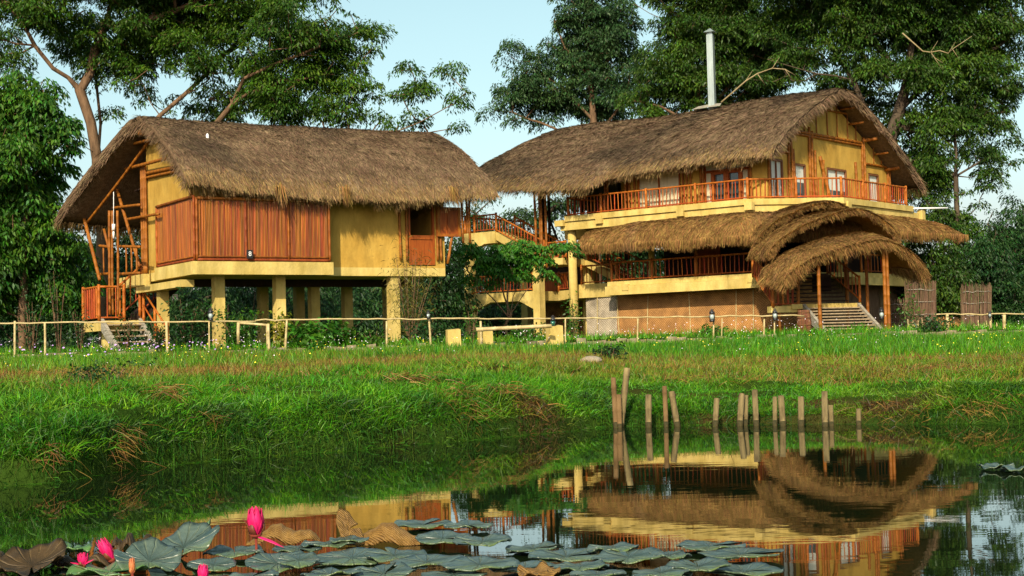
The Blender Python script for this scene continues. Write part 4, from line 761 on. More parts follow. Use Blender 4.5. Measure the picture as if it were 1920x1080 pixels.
for px, Y, r, h, m, lf, n, lab in (
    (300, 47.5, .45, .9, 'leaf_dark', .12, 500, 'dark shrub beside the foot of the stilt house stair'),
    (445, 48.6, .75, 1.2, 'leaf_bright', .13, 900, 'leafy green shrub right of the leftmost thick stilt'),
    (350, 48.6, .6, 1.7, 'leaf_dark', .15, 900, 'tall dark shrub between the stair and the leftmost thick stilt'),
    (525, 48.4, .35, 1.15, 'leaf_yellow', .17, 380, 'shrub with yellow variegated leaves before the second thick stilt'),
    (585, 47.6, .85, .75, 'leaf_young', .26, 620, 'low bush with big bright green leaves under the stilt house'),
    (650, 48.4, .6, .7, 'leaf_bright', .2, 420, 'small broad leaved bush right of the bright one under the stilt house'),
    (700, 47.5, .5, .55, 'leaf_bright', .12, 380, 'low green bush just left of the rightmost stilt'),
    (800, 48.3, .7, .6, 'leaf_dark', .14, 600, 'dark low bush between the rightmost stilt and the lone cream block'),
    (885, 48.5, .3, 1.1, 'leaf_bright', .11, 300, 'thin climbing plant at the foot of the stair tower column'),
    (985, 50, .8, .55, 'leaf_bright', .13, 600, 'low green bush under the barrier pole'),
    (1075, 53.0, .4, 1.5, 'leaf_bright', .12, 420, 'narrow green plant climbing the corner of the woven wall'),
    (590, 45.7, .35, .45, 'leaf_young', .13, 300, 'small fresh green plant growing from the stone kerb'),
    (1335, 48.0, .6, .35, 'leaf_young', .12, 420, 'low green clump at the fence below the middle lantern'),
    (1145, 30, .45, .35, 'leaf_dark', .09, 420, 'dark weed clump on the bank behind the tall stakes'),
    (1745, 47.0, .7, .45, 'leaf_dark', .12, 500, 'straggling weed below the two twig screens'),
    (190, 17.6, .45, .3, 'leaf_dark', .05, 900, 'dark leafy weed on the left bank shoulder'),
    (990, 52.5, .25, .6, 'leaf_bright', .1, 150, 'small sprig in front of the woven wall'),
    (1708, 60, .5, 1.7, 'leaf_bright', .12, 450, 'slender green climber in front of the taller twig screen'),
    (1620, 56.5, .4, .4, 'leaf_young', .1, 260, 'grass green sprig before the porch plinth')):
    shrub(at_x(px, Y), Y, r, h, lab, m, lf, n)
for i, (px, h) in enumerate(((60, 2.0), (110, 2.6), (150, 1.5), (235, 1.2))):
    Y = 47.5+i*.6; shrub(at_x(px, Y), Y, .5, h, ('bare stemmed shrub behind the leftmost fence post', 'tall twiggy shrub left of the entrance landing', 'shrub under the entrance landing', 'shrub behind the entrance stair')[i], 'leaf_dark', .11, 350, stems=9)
# feathery brown plant
shrub(at_x(770, 49.5), 49.5, .95, 3.0, 'tall feathery olive brown plant right of the rightmost stilt', 'leaf_brown', .22, 1500, 'plant', 'feathery_plant', asp=.09, stems=16, hz0=.35)

# ================================================================== TREES
def ell(px, py, rx, ry, Y, dy=0, dpt=1.0):
    """a foliage region seen at pixel (px,py) with pixel radii, standing at distance Y"""
    Yc = Y+dy; c = aty(px, py, Yc); k = Yc/FPX; return (c, np.array([rx*k, max(rx*.5, ry)*k*dpt, ry*k]))
def tree(name, loc, label, cat, trunk, limbs, blobs, leaf_m, bark_m='bark', clump_r=.6, per=60, leaf=.2, asp=.36, density=1.0, group=None, trunk_r=.3, flat=.38, hole=.15, tip=.022, droop=.30):
    o = thing(name, loc, label, cat, group)
    nodes = []; par = []; fixed = []
    def addpath(pts, start=-1):
        prev = start
        for q in pts: nodes.append(np.array(q, float)); par.append(prev); prev = len(nodes)-1
        return prev
    def dense(pts, st=.9):
        out = [np.array(pts[0], float)]
        for a, b in zip(pts[:-1], pts[1:]):
            a = np.array(a, float); b = np.array(b, float); k = max(1, int(np.linalg.norm(b-a)/st))
            for i in range(1, k+1): out.append(a+(b-a)*i/k+rng.normal(0, .03, 3))
        return out
    addpath(dense(trunk))
    for lb in limbs:
        lb = dense(lb); A = np.array(nodes); j = int(np.argmin(np.linalg.norm(A-lb[0], axis=1))); addpath(lb, j)
    C = []
    for c, r in blobs:
        vol = 4.19*r[0]*r[1]*r[2]; n = max(2, int(1.9*density*vol/(clump_r**3*2.1))); P = rnd_dirs(n)*(rng.random(n)**.42)[:, None]*r+c
        keep = wave(P[:, 0], P[:, 1], P[:, 2], 31, .55) > -.55+hole if hole else np.ones(n, bool)
        C.append(P[keep | (rng.random(n) < .25)])
    C = np.concatenate(C); nb = int(len(C)*.45); i1 = rng.integers(0, len(C), nb*4); i2 = rng.integers(0, len(C), nb*4); dd = np.linalg.norm(C[i1]-C[i2], axis=1); ok = (dd > clump_r*1.2) & (dd < clump_r*7); i1 = i1[ok][:nb]; i2 = i2[ok][:nb]; C = np.concatenate([C, C[i1]+(C[i2]-C[i1])*rng.random((len(i1), 1))+rng.normal(0, clump_r*.5, (len(i1), 3))])
    A0 = np.array(nodes); d0 = np.min(np.linalg.norm(C[:, None]-A0[None], axis=2), axis=1); order = np.argsort(d0)
    NA = np.zeros((len(nodes)+len(C)*3+10, 3)); cnt = len(nodes); NA[:cnt] = A0
    for i in order:
        c = C[i]; dd = NA[:cnt]-c; dist = np.sqrt((dd**2).sum(1))+np.where(NA[:cnt, 2] > c[2]+.3, 1.2, 0); j = int(np.argmin(dist)); a = NA[j]; L_ = np.linalg.norm(c-a)
        k = 1 if L_ < 1.0 else 2; prev = j
        for q in range(1, k+1):
            t = q/k; p = a+(c-a)*t+np.array([0, 0, -.10*L_*math.sin(math.pi*t)])+rng.normal(0, .05, 3)*(q < k); NA[cnt] = p; par.append(prev); nodes.append(p); prev = cnt; cnt += 1
    n = cnt; w = np.zeros(n); kids = np.zeros(n, int); P_ = np.array(par)
    for i in range(n): 
        if P_[i] >= 0: kids[P_[i]] += 1
    w[kids == 0] = tip**1.9
    for i in range(n-1, -1, -1):
        if P_[i] >= 0: w[P_[i]] += w[i]
    rad = w**(1/1.9); rad = rad*(trunk_r/rad[0]) if rad[0] > 0 else rad; rad = np.clip(rad, tip*.8, trunk_r)
    NN = NA[:n]; m = (P_ >= 0); I = np.where(m)[0]; I = I[np.linalg.norm(NN[I]-NN[P_[I]], axis=1) > 1e-3]; a = NN[P_[I]]; b = NN[I]; ra = np.minimum(rad[P_[I]], rad[I]*1.6); rb = rad[I]
    d = b-a; d /= np.linalg.norm(d, axis=1, keepdims=True)+1e-9; s1 = np.cross(d, np.where(np.abs(d[:, 2:3]) < .9, np.array([[0, 0, 1.]]), np.array([[0, 1., 0]]))); s1 /= np.linalg.norm(s1, axis=1, keepdims=True); s2 = np.cross(d, s1)
    K = 6; ang = np.arange(K)*2*math.pi/K; ring = lambda c, r: c[:, None]+r[:, None, None]*(np.cos(ang)[None, :, None]*s1[:, None]+np.sin(ang)[None, :, None]*s2[:, None])
    V = np.concatenate([ring(a-d*ra[:, None]*.3, ra), ring(b+d*rb[:, None]*.3, rb)], 1).reshape(-1, 3); base = np.arange(len(I))[:, None]*2*K; F = np.stack([np.stack([base[:, 0]+k, base[:, 0]+(k+1) % K, base[:, 0]+K+(k+1) % K, base[:, 0]+K+k], 1) for k in range(K)], 1).reshape(-1, 4)
    link_mesh('trunk', V, F, M[bark_m], o, True)
    # foliage: umbrella shaped sprays with pinnate-looking leaflets
    nC = len(C); cs = clump_r*rng.uniform(.35, 1.4, nC); num = np.maximum(6, (per*2.3*(cs/clump_r)**2*rng.uniform(.6, 1.3, nC))).astype(int); ci = np.repeat(np.arange(nC), num); nn = len(ci)
    r = np.sqrt(rng.random(nn)); an = rng.uniform(0, 6.283, nn); tilt = rng.normal(0, .25, (nC, 2))
    ox = r*np.cos(an); oy = r*np.sin(an); oz = flat*(.9-r**2*1.3)+rng.normal(0, .16, nn)+tilt[ci, 0]*ox+tilt[ci, 1]*oy
    Pl = C[ci]+np.stack([ox, oy, oz], 1)*cs[ci][:, None]
    D = np.stack([np.cos(an+rng.normal(0, .7, nn)), np.sin(an+rng.normal(0, .7, nn)), -droop-r*.6+rng.normal(0, .35, nn)], 1); D /= np.linalg.norm(D, axis=1, keepdims=True)
    N = np.stack([rng.normal(0, .7, nn), rng.normal(0, .7, nn), np.ones(nn)], 1); side = np.cross(D, N); side /= np.linalg.norm(side, axis=1, keepdims=True)+1e-9
    L_ = (.64*leaf*rng.uniform(.5, 1.6, nn))[:, None]; w_ = L_*asp*.5
    V = np.stack([Pl, Pl+D*L_*.5-side*w_, Pl+D*L_+np.array([0, 0, -.2])*L_, Pl+D*L_*.5+side*w_], 1).reshape(-1, 3)
    link_mesh('crown', V, np.arange(nn*4).reshape(-1, 4), M[leaf_m], o); return o
def path(Y, *pts, dy=0): return [aty(x, y, Y+dy*i/len(pts)) for i, (x, y) in enumerate(pts)]
# --- the great rain tree behind the stilt house
Y = 63
tree('rain_tree', (aty(195, 620, Y)[0], Y, 1.3), 'great spreading tree with orange brown forked trunk behind the stilt house', 'tree',
     path(Y, (200, 700), (192, 400), (182, 300), (170, 230), (150, 170)),
     [path(Y, (150, 170), (128, 148), (100, 125), (66, 85), (42, 45), (8, 5), (-30, -30), dy=-2), path(Y, (150, 170), (168, 140), (176, 95), (200, 40), (215, -20), dy=1), path(Y+1, (184, 300), (188, 230), (184, 170), (180, 120), (230, 60), dy=2),
      path(Y, (182, 290), (150, 272), (105, 298), (60, 330), dy=-3), path(Y, (190, 330), (260, 262), (345, 175), (385, 140), (425, 98), (480, 52), (520, 10), dy=2), path(Y, (260, 262), (400, 240), (435, 195), (455, 150), (520, 120), (600, 90), dy=-2),
      path(Y, (400, 240), (520, 250), (610, 246), (700, 246), (742, 247), (790, 228), (850, 195), dy=-1), path(Y, (742, 247), (800, 250), (836, 240)), path(Y, (66, 85), (30, 80), (-10, 70)), path(Y, (225, 60), (330, 20), (420, -20))],
     [ell(x, y, rx, ry, Y, d) for x, y, rx, ry, d in ((60, 20, 110, 60, -1), (-40, 80, 70, 60, 0), (150, 60, 70, 55, 3), (260, 60, 110, 60, 0), (230, 120, 85, 55, 1), (350, 40, 110, 60, 2), (330, 120, 80, 45, -1), (280, -60, 300, 60, 0), (600, -40, 100, 50, 0), (470, 40, 90, 55, 0), (560, 40, 90, 55, -2), (640, 70, 75, 45, 0), (690, 80, 35, 22, 0), (590, 120, 100, 50, 1), (480, 130, 60, 40, 2), (460, 190, 80, 40, 1), (540, 180, 90, 40, -1), (640, 160, 60, 50, 0), (420, 215, 60, 22, 3), (300, 190, 50, 25, 2), (600, 215, 100, 28, 0), (220, 205, 30, 18, 2), (350, 205, 60, 22, 3), (700, 190, 30, 25, 0),
       (720, 225, 55, 22, 0), (770, 170, 50, 28, 0), (800, 215, 45, 25, 0), (835, 140, 30, 22, 0), (870, 175, 22, 22, 0), (850, 200, 30, 16, 0), (868, 240, 16, 8, 0), (660, 230, 50, 16, 0), (760, 140, 22, 12, 0), (20, 140, 40, 20, 0), (90, 300, 30, 20, -2))],
     'leaf_rain', clump_r=.62, per=120, leaf=.21, density=.85, trunk_r=.28, hole=.12, flat=.42)
# --- bright leafy tree at the left edge
Y = 56
tree('leafy_tree', (aty(60, 620, Y)[0], Y, 1.3), 'bright green broad leaved tree at the left edge of the garden', 'tree',
     path(Y, (40, 700), (45, 500), (50, 380), (45, 260)), [path(Y, (45, 260), (60, 200), (80, 150)), path(Y, (45, 350), (95, 290), (120, 250)), path(Y, (45, 420), (0, 380), (-30, 330)), path(Y, (50, 450), (100, 420), (120, 400))],
     [ell(x, y, rx, ry, Y, d) for x, y, rx, ry, d in ((20, 140, 36, 34, 0), (40, 210, 60, 50, 0), (100, 190, 40, 30, 0), (110, 260, 42, 45, 0), (20, 290, 60, 50, -1), (80, 330, 55, 50, 1), (10, 390, 60, 50, 0), (80, 410, 40, 40, 0), (-40, 250, 60, 90, 0), (120, 330, 30, 25, 1), (30, 470, 60, 40, 0), (100, 480, 60, 40, 1), (60, 550, 80, 45, 1), (-30, 500, 60, 100, 0), (140, 560, 50, 50, 2))],
     'leaf_bright', clump_r=.5, per=70, leaf=.26, asp=.42, density=.9, trunk_r=.16, hole=.1, flat=.6, droop=.5)
# --- right hand mass
Y = 92
tree('tall_tree', (aty(1115, 600, Y)[0], Y, 1.3), 'tall bluish green tree rising behind the ridge, nearest the open sky', 'tree',
     path(Y, (1120, 640), (1118, 300), (1112, 225), (1108, 150), (1100, 60), (1105, -20)), [path(Y, (1112, 225), (1060, 170), (1020, 140), (960, 150)), path(Y, (1115, 260), (1180, 180), (1230, 150)), path(Y, (1108, 150), (1160, 90), (1190, 40)), path(Y, (1108, 150), (1060, 90), (1040, 40)), path(Y, (1115, 280), (1040, 240), (960, 210))],
     [ell(x, y, rx, ry, Y, d) for x, y, rx, ry, d in ((1100, -20, 70, 50, 0), (1080, 50, 50, 40, 0), (1140, 60, 60, 45, 0), (1060, 100, 60, 30, 1), (1120, 130, 70, 45, 0), (990, 130, 40, 32, 0), (955, 95, 22, 16, 0), (1020, 160, 70, 35, 0), (970, 180, 40, 30, 0), (1080, 190, 70, 30, 1), (1160, 170, 60, 40, 0), (1020, 215, 65, 25, 1), (960, 235, 25, 16, 0), (1120, 215, 60, 25, 2), (930, 208, 14, 8, 0), (1190, 110, 30, 30, 1))],
     'leaf_blue', clump_r=.75, per=125, leaf=.27, density=.95, trunk_r=.24, hole=.06)
Y = 84
tree('spreading_tree', (aty(1330, 600, Y)[0], Y, 1.3), 'dense dark tree directly behind the steel chimney', 'tree',
     path(Y, (1340, 660), (1335, 400), (1320, 250), (1300, 120)), [path(Y, (1300, 120), (1250, 40), (1190, 10)), path(Y, (1320, 220), (1400, 120), (1460, 60)), path(Y, (1320, 250), (1240, 200), (1200, 190)), path(Y, (1310, 180), (1350, 60), (1370, -20))],
     [ell(x, y, rx, ry, Y, d) for x, y, rx, ry, d in ((1240, 130, 60, 50, 0), (1240, 190, 70, 35, 1), (1300, 60, 60, 60, 0), (1330, 150, 70, 55, 0), (1400, 60, 80, 60, 0), (1410, 140, 60, 45, 1), (1350, -40, 150, 60, 0), (1280, 240, 70, 20, 1), (1210, 215, 50, 20, 0), (1250, 0, 40, 20, 1), (1380, 185, 60, 30, 2), (1460, 120, 50, 50, 2))],
     'leaf_right', clump_r=.7, per=130, leaf=.25, density=.95, trunk_r=.3, hole=.06)
Y = 78
tree('rain_tree', (aty(1650, 600, Y)[0], Y, 1.3), 'huge dark spreading tree behind the balcony house gable', 'tree',
     path(Y, (1640, 660), (1645, 420), (1660, 300), (1685, 210)), [path(Y, (1685, 210), (1700, 150), (1712, 60), (1730, -30)), path(Y, (1685, 210), (1740, 160), (1800, 120), (1870, 90)), path(Y, (1660, 300), (1600, 150), (1540, 60), (1500, -20), dy=2), path(Y, (1600, 150), (1500, 130), (1440, 110)), path(Y, (1690, 240), (1780, 220), (1860, 200)), path(Y, (1700, 150), (1640, 80), (1600, 0))],
     [ell(x, y, rx, ry, Y, d) for x, y, rx, ry, d in ((1500, 30, 80, 60, 2), (1520, 110, 80, 40, 1), (1590, 60, 80, 60, 0), (1600, 140, 60, 35, 1), (1680, 40, 90, 60, 0), (1660, 130, 60, 40, -1), (1760, 50, 90, 60, 0), (1750, 140, 70, 50, -1), (1840, 60, 70, 60, 0), (1850, 140, 70, 50, 0), (1740, 220, 60, 45, 0), (1820, 220, 70, 50, 0), (1885, 190, 30, 60, 0), (1700, -50, 300, 50, 0), (1450, 90, 40, 40, 1), (1560, 170, 60, 25, 3), (1640, 190, 50, 35, 3), (1880, 30, 50, 50, 0), (1790, 90, 90, 50, 2), (1700, 340, 40, 40, 3), (1760, 350, 30, 40, 2), (1680, 220, 35, 40, 2), (1860, 270, 45, 25, 0), (1790, 290, 60, 30, 1), (1910, 100, 20, 40, 0), (1450, 150, 50, 18, 1), (1700, 290, 50, 35, 2))],
     'leaf_right', clump_r=.72, per=125, leaf=.25, density=.85, trunk_r=.36, hole=.1, bark_m='bark_dark')
Y = 76
tree('slender_tree', (aty(1792, 600, Y)[0], Y, 1.3), 'slender dark trunked tree right of the balcony house', 'tree',
     path(Y, (1790, 650), (1792, 440), (1793, 330), (1792, 240)), [path(Y, (1793, 330), (1840, 300), (1870, 290)), path(Y, (1792, 280), (1760, 250), (1740, 240)), path(Y, (1792, 430), (1760, 400), (1740, 380))],
     [ell(x, y, rx, ry, Y, d) for x, y, rx, ry, d in ((1790, 240, 60, 25, 0), (1850, 300, 50, 28, 0), (1750, 300, 40, 40, 0), (1830, 340, 30, 14, 0), (1745, 370, 40, 35, 0), (1780, 420, 45, 30, 0), (1820, 440, 40, 22, 0), (1870, 330, 14, 10, 0))],
     'leaf_right', clump_r=.6, per=110, leaf=.25, density=.9, trunk_r=.17, bark_m='bark_dark')
Yd = 75
for pts, r, lab in ((((1352, 192), (1372, 175), (1398, 152), (1420, 138), (1448, 128), (1472, 130), (1492, 142)), .045, 'bare dead branch arching just above the ridge right of the chimney'), (((1692, 62), (1730, 96), (1745, 98), (1752, 108), (1768, 118)), .035, 'bare forked pale branch in the dark tree at upper right'), (((1745, 98), (1762, 95), (1778, 100), (1786, 92), (1822, 68)), .03, 'thin bare branch crossing the forked one at upper right')):
    q = [aty(x, y, Yd-(4 if x > 1600 else 0)+rng.normal(0, .1)) for x, y in pts]; mb = MB().tube(q, np.linspace(r, r*.45, len(q)), 6)
    for k in range(2, len(q)-1): a = q[k]; mb.tube([a, a+np.array([.25, .1, .35*(-1)**k])*1.6], [r*.5, r*.2], 5)
    tag(mb.build('dead_branch', M['deadwood'], None, True, tuple(q[0])), lab, 'branch')
# --- background trees in the shade behind the houses
def bushy(px, Y, label, m, blobs, per=95, leaf=.3, cr=.85, dn=.8, tr=.2, name='background_tree'):
    b0 = blobs[0]; return tree(name, (aty(px, 620, Y)[0], Y, 1.3), label, 'tree', path(Y, (px, 660), (px, b0[1]+40), (px+4, b0[1])), [], [ell(x, y, rx, ry, Y, d) for x, y, rx, ry, d in blobs], m, clump_r=cr, per=per, leaf=leaf, density=dn, trunk_r=tr, hole=0, bark_m='bark_dark', tip=.02)
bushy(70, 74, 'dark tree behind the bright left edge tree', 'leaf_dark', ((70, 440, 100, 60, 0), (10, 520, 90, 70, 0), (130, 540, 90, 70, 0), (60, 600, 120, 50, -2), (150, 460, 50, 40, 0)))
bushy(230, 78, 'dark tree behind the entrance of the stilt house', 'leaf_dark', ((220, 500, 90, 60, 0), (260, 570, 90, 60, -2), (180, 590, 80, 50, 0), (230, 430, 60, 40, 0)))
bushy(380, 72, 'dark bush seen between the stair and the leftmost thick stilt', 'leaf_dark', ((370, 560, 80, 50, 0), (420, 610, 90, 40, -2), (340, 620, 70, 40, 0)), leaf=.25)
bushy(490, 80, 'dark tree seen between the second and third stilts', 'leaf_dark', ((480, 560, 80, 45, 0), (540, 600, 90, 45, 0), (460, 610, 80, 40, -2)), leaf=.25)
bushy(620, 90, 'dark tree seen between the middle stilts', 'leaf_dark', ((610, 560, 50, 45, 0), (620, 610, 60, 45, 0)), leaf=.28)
bushy(690, 150, 'distant tree with haze put into its bluish leaf colour, seen through the widest gap between the stilts', 'leaf_blue', ((690, 560, 60, 50, 0), (720, 600, 80, 50, 0), (650, 600, 60, 50, -3), (560, 590, 60, 40, 2), (760, 560, 40, 50, 4)), leaf=.45, cr=1.4)  # bluish leaf colour stands in for distance haze
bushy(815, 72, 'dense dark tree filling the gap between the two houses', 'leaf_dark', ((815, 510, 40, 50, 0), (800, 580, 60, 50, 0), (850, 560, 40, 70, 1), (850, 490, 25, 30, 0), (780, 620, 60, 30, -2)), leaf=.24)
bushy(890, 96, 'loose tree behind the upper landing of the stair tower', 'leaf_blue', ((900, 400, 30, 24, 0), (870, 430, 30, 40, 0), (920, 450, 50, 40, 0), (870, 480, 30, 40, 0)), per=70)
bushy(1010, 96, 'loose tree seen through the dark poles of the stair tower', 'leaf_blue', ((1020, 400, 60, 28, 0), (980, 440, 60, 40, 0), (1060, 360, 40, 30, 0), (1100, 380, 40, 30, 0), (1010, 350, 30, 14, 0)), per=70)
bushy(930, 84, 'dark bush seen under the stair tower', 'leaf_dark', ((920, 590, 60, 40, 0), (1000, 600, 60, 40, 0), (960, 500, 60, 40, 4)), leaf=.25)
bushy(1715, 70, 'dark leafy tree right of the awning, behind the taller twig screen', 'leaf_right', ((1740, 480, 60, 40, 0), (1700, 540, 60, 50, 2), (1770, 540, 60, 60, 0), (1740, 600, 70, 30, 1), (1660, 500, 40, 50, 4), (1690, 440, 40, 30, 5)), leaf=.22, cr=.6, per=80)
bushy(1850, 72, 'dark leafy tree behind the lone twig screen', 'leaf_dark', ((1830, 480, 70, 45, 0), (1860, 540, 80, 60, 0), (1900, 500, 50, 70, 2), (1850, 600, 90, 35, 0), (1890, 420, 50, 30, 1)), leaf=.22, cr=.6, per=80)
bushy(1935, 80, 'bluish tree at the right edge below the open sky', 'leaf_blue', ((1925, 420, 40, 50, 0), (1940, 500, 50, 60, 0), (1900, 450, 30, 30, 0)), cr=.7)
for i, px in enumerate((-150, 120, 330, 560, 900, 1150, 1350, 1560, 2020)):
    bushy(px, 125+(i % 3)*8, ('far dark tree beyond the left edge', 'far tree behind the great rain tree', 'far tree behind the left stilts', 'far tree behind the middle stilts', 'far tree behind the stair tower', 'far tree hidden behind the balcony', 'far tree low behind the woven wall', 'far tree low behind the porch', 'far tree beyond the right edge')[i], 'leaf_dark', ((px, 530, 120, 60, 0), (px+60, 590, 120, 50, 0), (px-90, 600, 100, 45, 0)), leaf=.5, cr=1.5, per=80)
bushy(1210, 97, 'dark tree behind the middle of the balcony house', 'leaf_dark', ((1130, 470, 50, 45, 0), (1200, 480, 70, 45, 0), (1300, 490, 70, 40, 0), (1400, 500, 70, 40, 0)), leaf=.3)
# --- the far wood that closes the view at eye level
nn = 60000; x = rng.uniform(-110, 130, nn); z = 1+rng.random(nn)**1.3*(6.5+1.8*wave(x, x*0, 0, 91, .12)); y = 165+rng.normal(0, 3, nn)
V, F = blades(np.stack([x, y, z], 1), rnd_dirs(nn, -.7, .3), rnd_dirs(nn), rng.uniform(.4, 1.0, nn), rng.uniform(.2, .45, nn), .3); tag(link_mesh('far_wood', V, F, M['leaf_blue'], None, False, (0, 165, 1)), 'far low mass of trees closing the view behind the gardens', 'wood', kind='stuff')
# --- young papaya-like tree before the stair tower
Y = 60
tree('young_tree', (aty(965, 620, Y)[0], Y, 1.3), 'young many stemmed tree with bright green leaves before the stair tower', 'tree',
     path(Y, (952, 640), (948, 610), (958, 590)), [path(Y, (958, 600), (925, 560), (885, 525), (875, 500)), path(Y, (958, 590), (962, 560), (975, 530), (985, 500)), path(Y, (958, 590), (945, 555), (935, 520)), path(Y, (960, 585), (985, 550), (1010, 520), (1040, 490)), path(Y, (952, 590), (953, 550), (960, 490))],
     [ell(x, y, rx, ry, Y, d) for x, y, rx, ry, d in ((880, 478, 36, 18, 0), (930, 478, 46, 20, 0), (985, 472, 46, 16, 0), (1035, 465, 42, 14, 0), (1070, 470, 20, 10, 0), (900, 505, 40, 18, 0), (960, 505, 46, 20, 0), (1015, 495, 36, 16, 0), (870, 520, 16, 12, 0), (925, 530, 20, 10, 0), (1000, 520, 24, 10, 0), (980, 455, 30, 9, 0))],
     'leaf_young', clump_r=.33, per=60, leaf=.19, asp=.45, density=.56, trunk_r=.06, hole=0, tip=.014, flat=.3)

# ================================================================== GRASS AND FLOWERS
def scatter(n, x0f, x1f, s0, s1, pw=1.0):
    """points in the picture wedge, distance s from the waterline"""
    s = s0+(s1-s0)*rng.random(n)**pw; 
    y0 = 17+s; h = .345; x = rng.uniform(-1, 1, n)*h*(y0+3); y = wline(x)+s; k = (np.abs(x) < h*y+1.0); return x[k], y[k], s[k]
def grass(name, mname, x, y, L, Wd, label, curl=.35, lean=.35, seg=2, dz=-.02, dirbias=(0, -.1, 0)):
    n = len(x); P = np.stack([x, y, gz(x, y)+dz], 1); D = np.stack([rng.normal(0, lean, n)+dirbias[0], rng.normal(0, lean, n)+dirbias[1], np.ones(n)], 1); D /= np.linalg.norm(D, axis=1, keepdims=True)
    N = rnd_dirs(n, -.3, .3); N[:, 1] -= .8; V, F = blades(P, D, N, L, Wd, .12, curl*rng.uniform(.3, 1.6, n), seg); o = link_mesh(name, V, F, M[mname], None, False, (0, 20, 0)); return tag(o, label, 'grass', kind='stuff')
def clumpy(x, y, f, thr=-.2, seed=41): return wave(x, y, 0, seed, f) > thr
# near bank
x, y, s = scatter(230000, 0, 0, .16, 6.0, 1.25); c = wave(x, y, 0, 43, 1.6); k = rng.random(len(x)) < .9+.4*c; x, y, s, c = x[k], y[k], s[k], c[k]
kk = np.clip((x+1)/5.5, 0, 1)
grass('bank_grass', 'grass_bank', x, y, rng.uniform(.07, .22, len(x))*(1+.8*c)*(1-.3*kk)*(1+.2*(s < .9)), rng.uniform(.006, .016, len(x)), 'bright tufted grass covering the pond bank', lean=.6, curl=.6)
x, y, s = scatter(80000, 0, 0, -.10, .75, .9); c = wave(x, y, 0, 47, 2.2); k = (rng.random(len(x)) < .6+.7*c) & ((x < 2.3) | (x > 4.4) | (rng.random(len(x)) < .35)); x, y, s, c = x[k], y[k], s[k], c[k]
grass('shade_shore_grass', 'grass_shade', x, y, rng.uniform(.10, .28, len(x))*(1+.5*c), rng.uniform(.006, .014, len(x)), 'long tangled grass hanging over the water edge, coloured dark for its self-shadow', curl=.9, lean=.7, dirbias=(.0, -.65, 0))
# mid slope
x, y, s = scatter(150000, 0, 0, 2.6, 16, .9); c = wave(x, y, 0, 51, .8); k = rng.random(len(x)) < .75+.4*c; x, y, s, c = x[k], y[k], s[k], c[k]
dry = (rng.random(len(x)) < np.clip(.10+.55*np.exp(-((s-11)/3.5)**2)*(x < 2)+.35*(c < -.25)+.18*(x > 2), 0, .8))
x1, y1, c1 = x[~dry], y[~dry], c[~dry]; grass('slope_grass', 'grass_meadow', x1, y1, rng.uniform(.08, .22, len(x1))*(1+.4*c1), rng.uniform(.008, .02, len(x1)), 'short yellow green grass on the slope')
x1, y1 = x[dry], y[dry]; grass('dry_grass', 'grass_dry', x1, y1, rng.uniform(.1, .3, len(x1)), rng.uniform(.006, .016, len(x1)), 'reddish brown dry grass in a band across the slope', curl=.5, lean=.5)
# meadow before the fence
x, y, s = scatter(120000, 0, 0, 13, 30.5, .8); c = wave(x, y, 0, 55, .5); k = (y < 46.2) & (rng.random(len(x)) < .8+.3*c); x, y, s, c = x[k], y[k], s[k], c[k]
lush = rng.random(len(x)) < np.clip(.35+.5*(x > 1)+.3*c, .1, .95)
x1, y1, c1 = x[lush], y[lush], c[lush]; grass('lush_grass', 'grass_lush', x1, y1, rng.uniform(.18, .42, len(x1))*(1+.3*c1)*np.where((y1 > 41) & (x1 < 3), .5, 1), rng.uniform(.014, .032, len(x1)), 'tall fresh green grass before the fence', lean=.22)
x1, y1, c1 = x[~lush], y[~lush], c[~lush]; grass('meadow_grass', 'grass_meadow', x1, y1, rng.uniform(.15, .36, len(x1))*(1+.3*c1)*np.where((y1 > 41) & (x1 < 3), .5, 1), rng.uniform(.012, .028, len(x1)), 'mixed yellow green meadow grass before the fence', lean=.3)
x = rng.uniform(-22, 26, 26000); y = rng.uniform(46.7, 62, 26000)
grass('yard_grass', 'grass_bank', x, y, rng.uniform(.15, .5, len(x)), rng.uniform(.02, .04, len(x)), 'uneven green ground cover around the house stilts', lean=.35)
# wild flowers: little four petal heads
def flowers(name, mname, x, y, h, r, label):
    n = len(x); z = gz(x, y)+h; P = np.stack([x, y, z], 1); a = rng.uniform(0, 1.57, n); r = np.broadcast_to(r, n); parts = []
    ca, sa = np.cos(a)*r, np.sin(a)*r; 
    V = np.stack([P+np.stack([ca, sa*.5, sa*.6], 1), P+np.stack([-sa, ca*.5, ca*.6], 1), P-np.stack([ca, sa*.5, sa*.6], 1), P-np.stack([-sa, ca*.5, ca*.6], 1)], 1).reshape(-1, 3)
    V2 = np.stack([P+np.stack([ca, 0*ca, 0*ca], 1), P+np.stack([0*ca, r*.6, r*.9], 1)*.8, P-np.stack([ca, 0*ca, 0*ca], 1), P-np.stack([0*ca, r*.6, r*.9], 1)*.8], 1).reshape(-1, 3)
    F = np.arange(n*4).reshape(-1, 4); V, F = join([(V, F), (V2, F)]); return tag(link_mesh(name, V, F, M[mname], None, False, (0, 40, 1)), label, 'flowers', kind='stuff')
def fsc(n, s0, s1, xr=(-20, 20), thr=.1, seed=61, f=.9):
    x, y, s = scatter(n, 0, 0, s0, s1, .8); k = (wave(x, y, 0, seed, f) > thr) & (x > xr[0]) & (x < xr[1]) & (y < 46.3); return x[k], y[k]
x, y = fsc(900, 9, 30, thr=.1); flowers('yellow_flowers', 'fl_yellow', x, y, rng.uniform(.15, .42, len(x)), rng.uniform(.006, .016, len(x)), 'tiny yellow wild flowers dotted through the meadow')
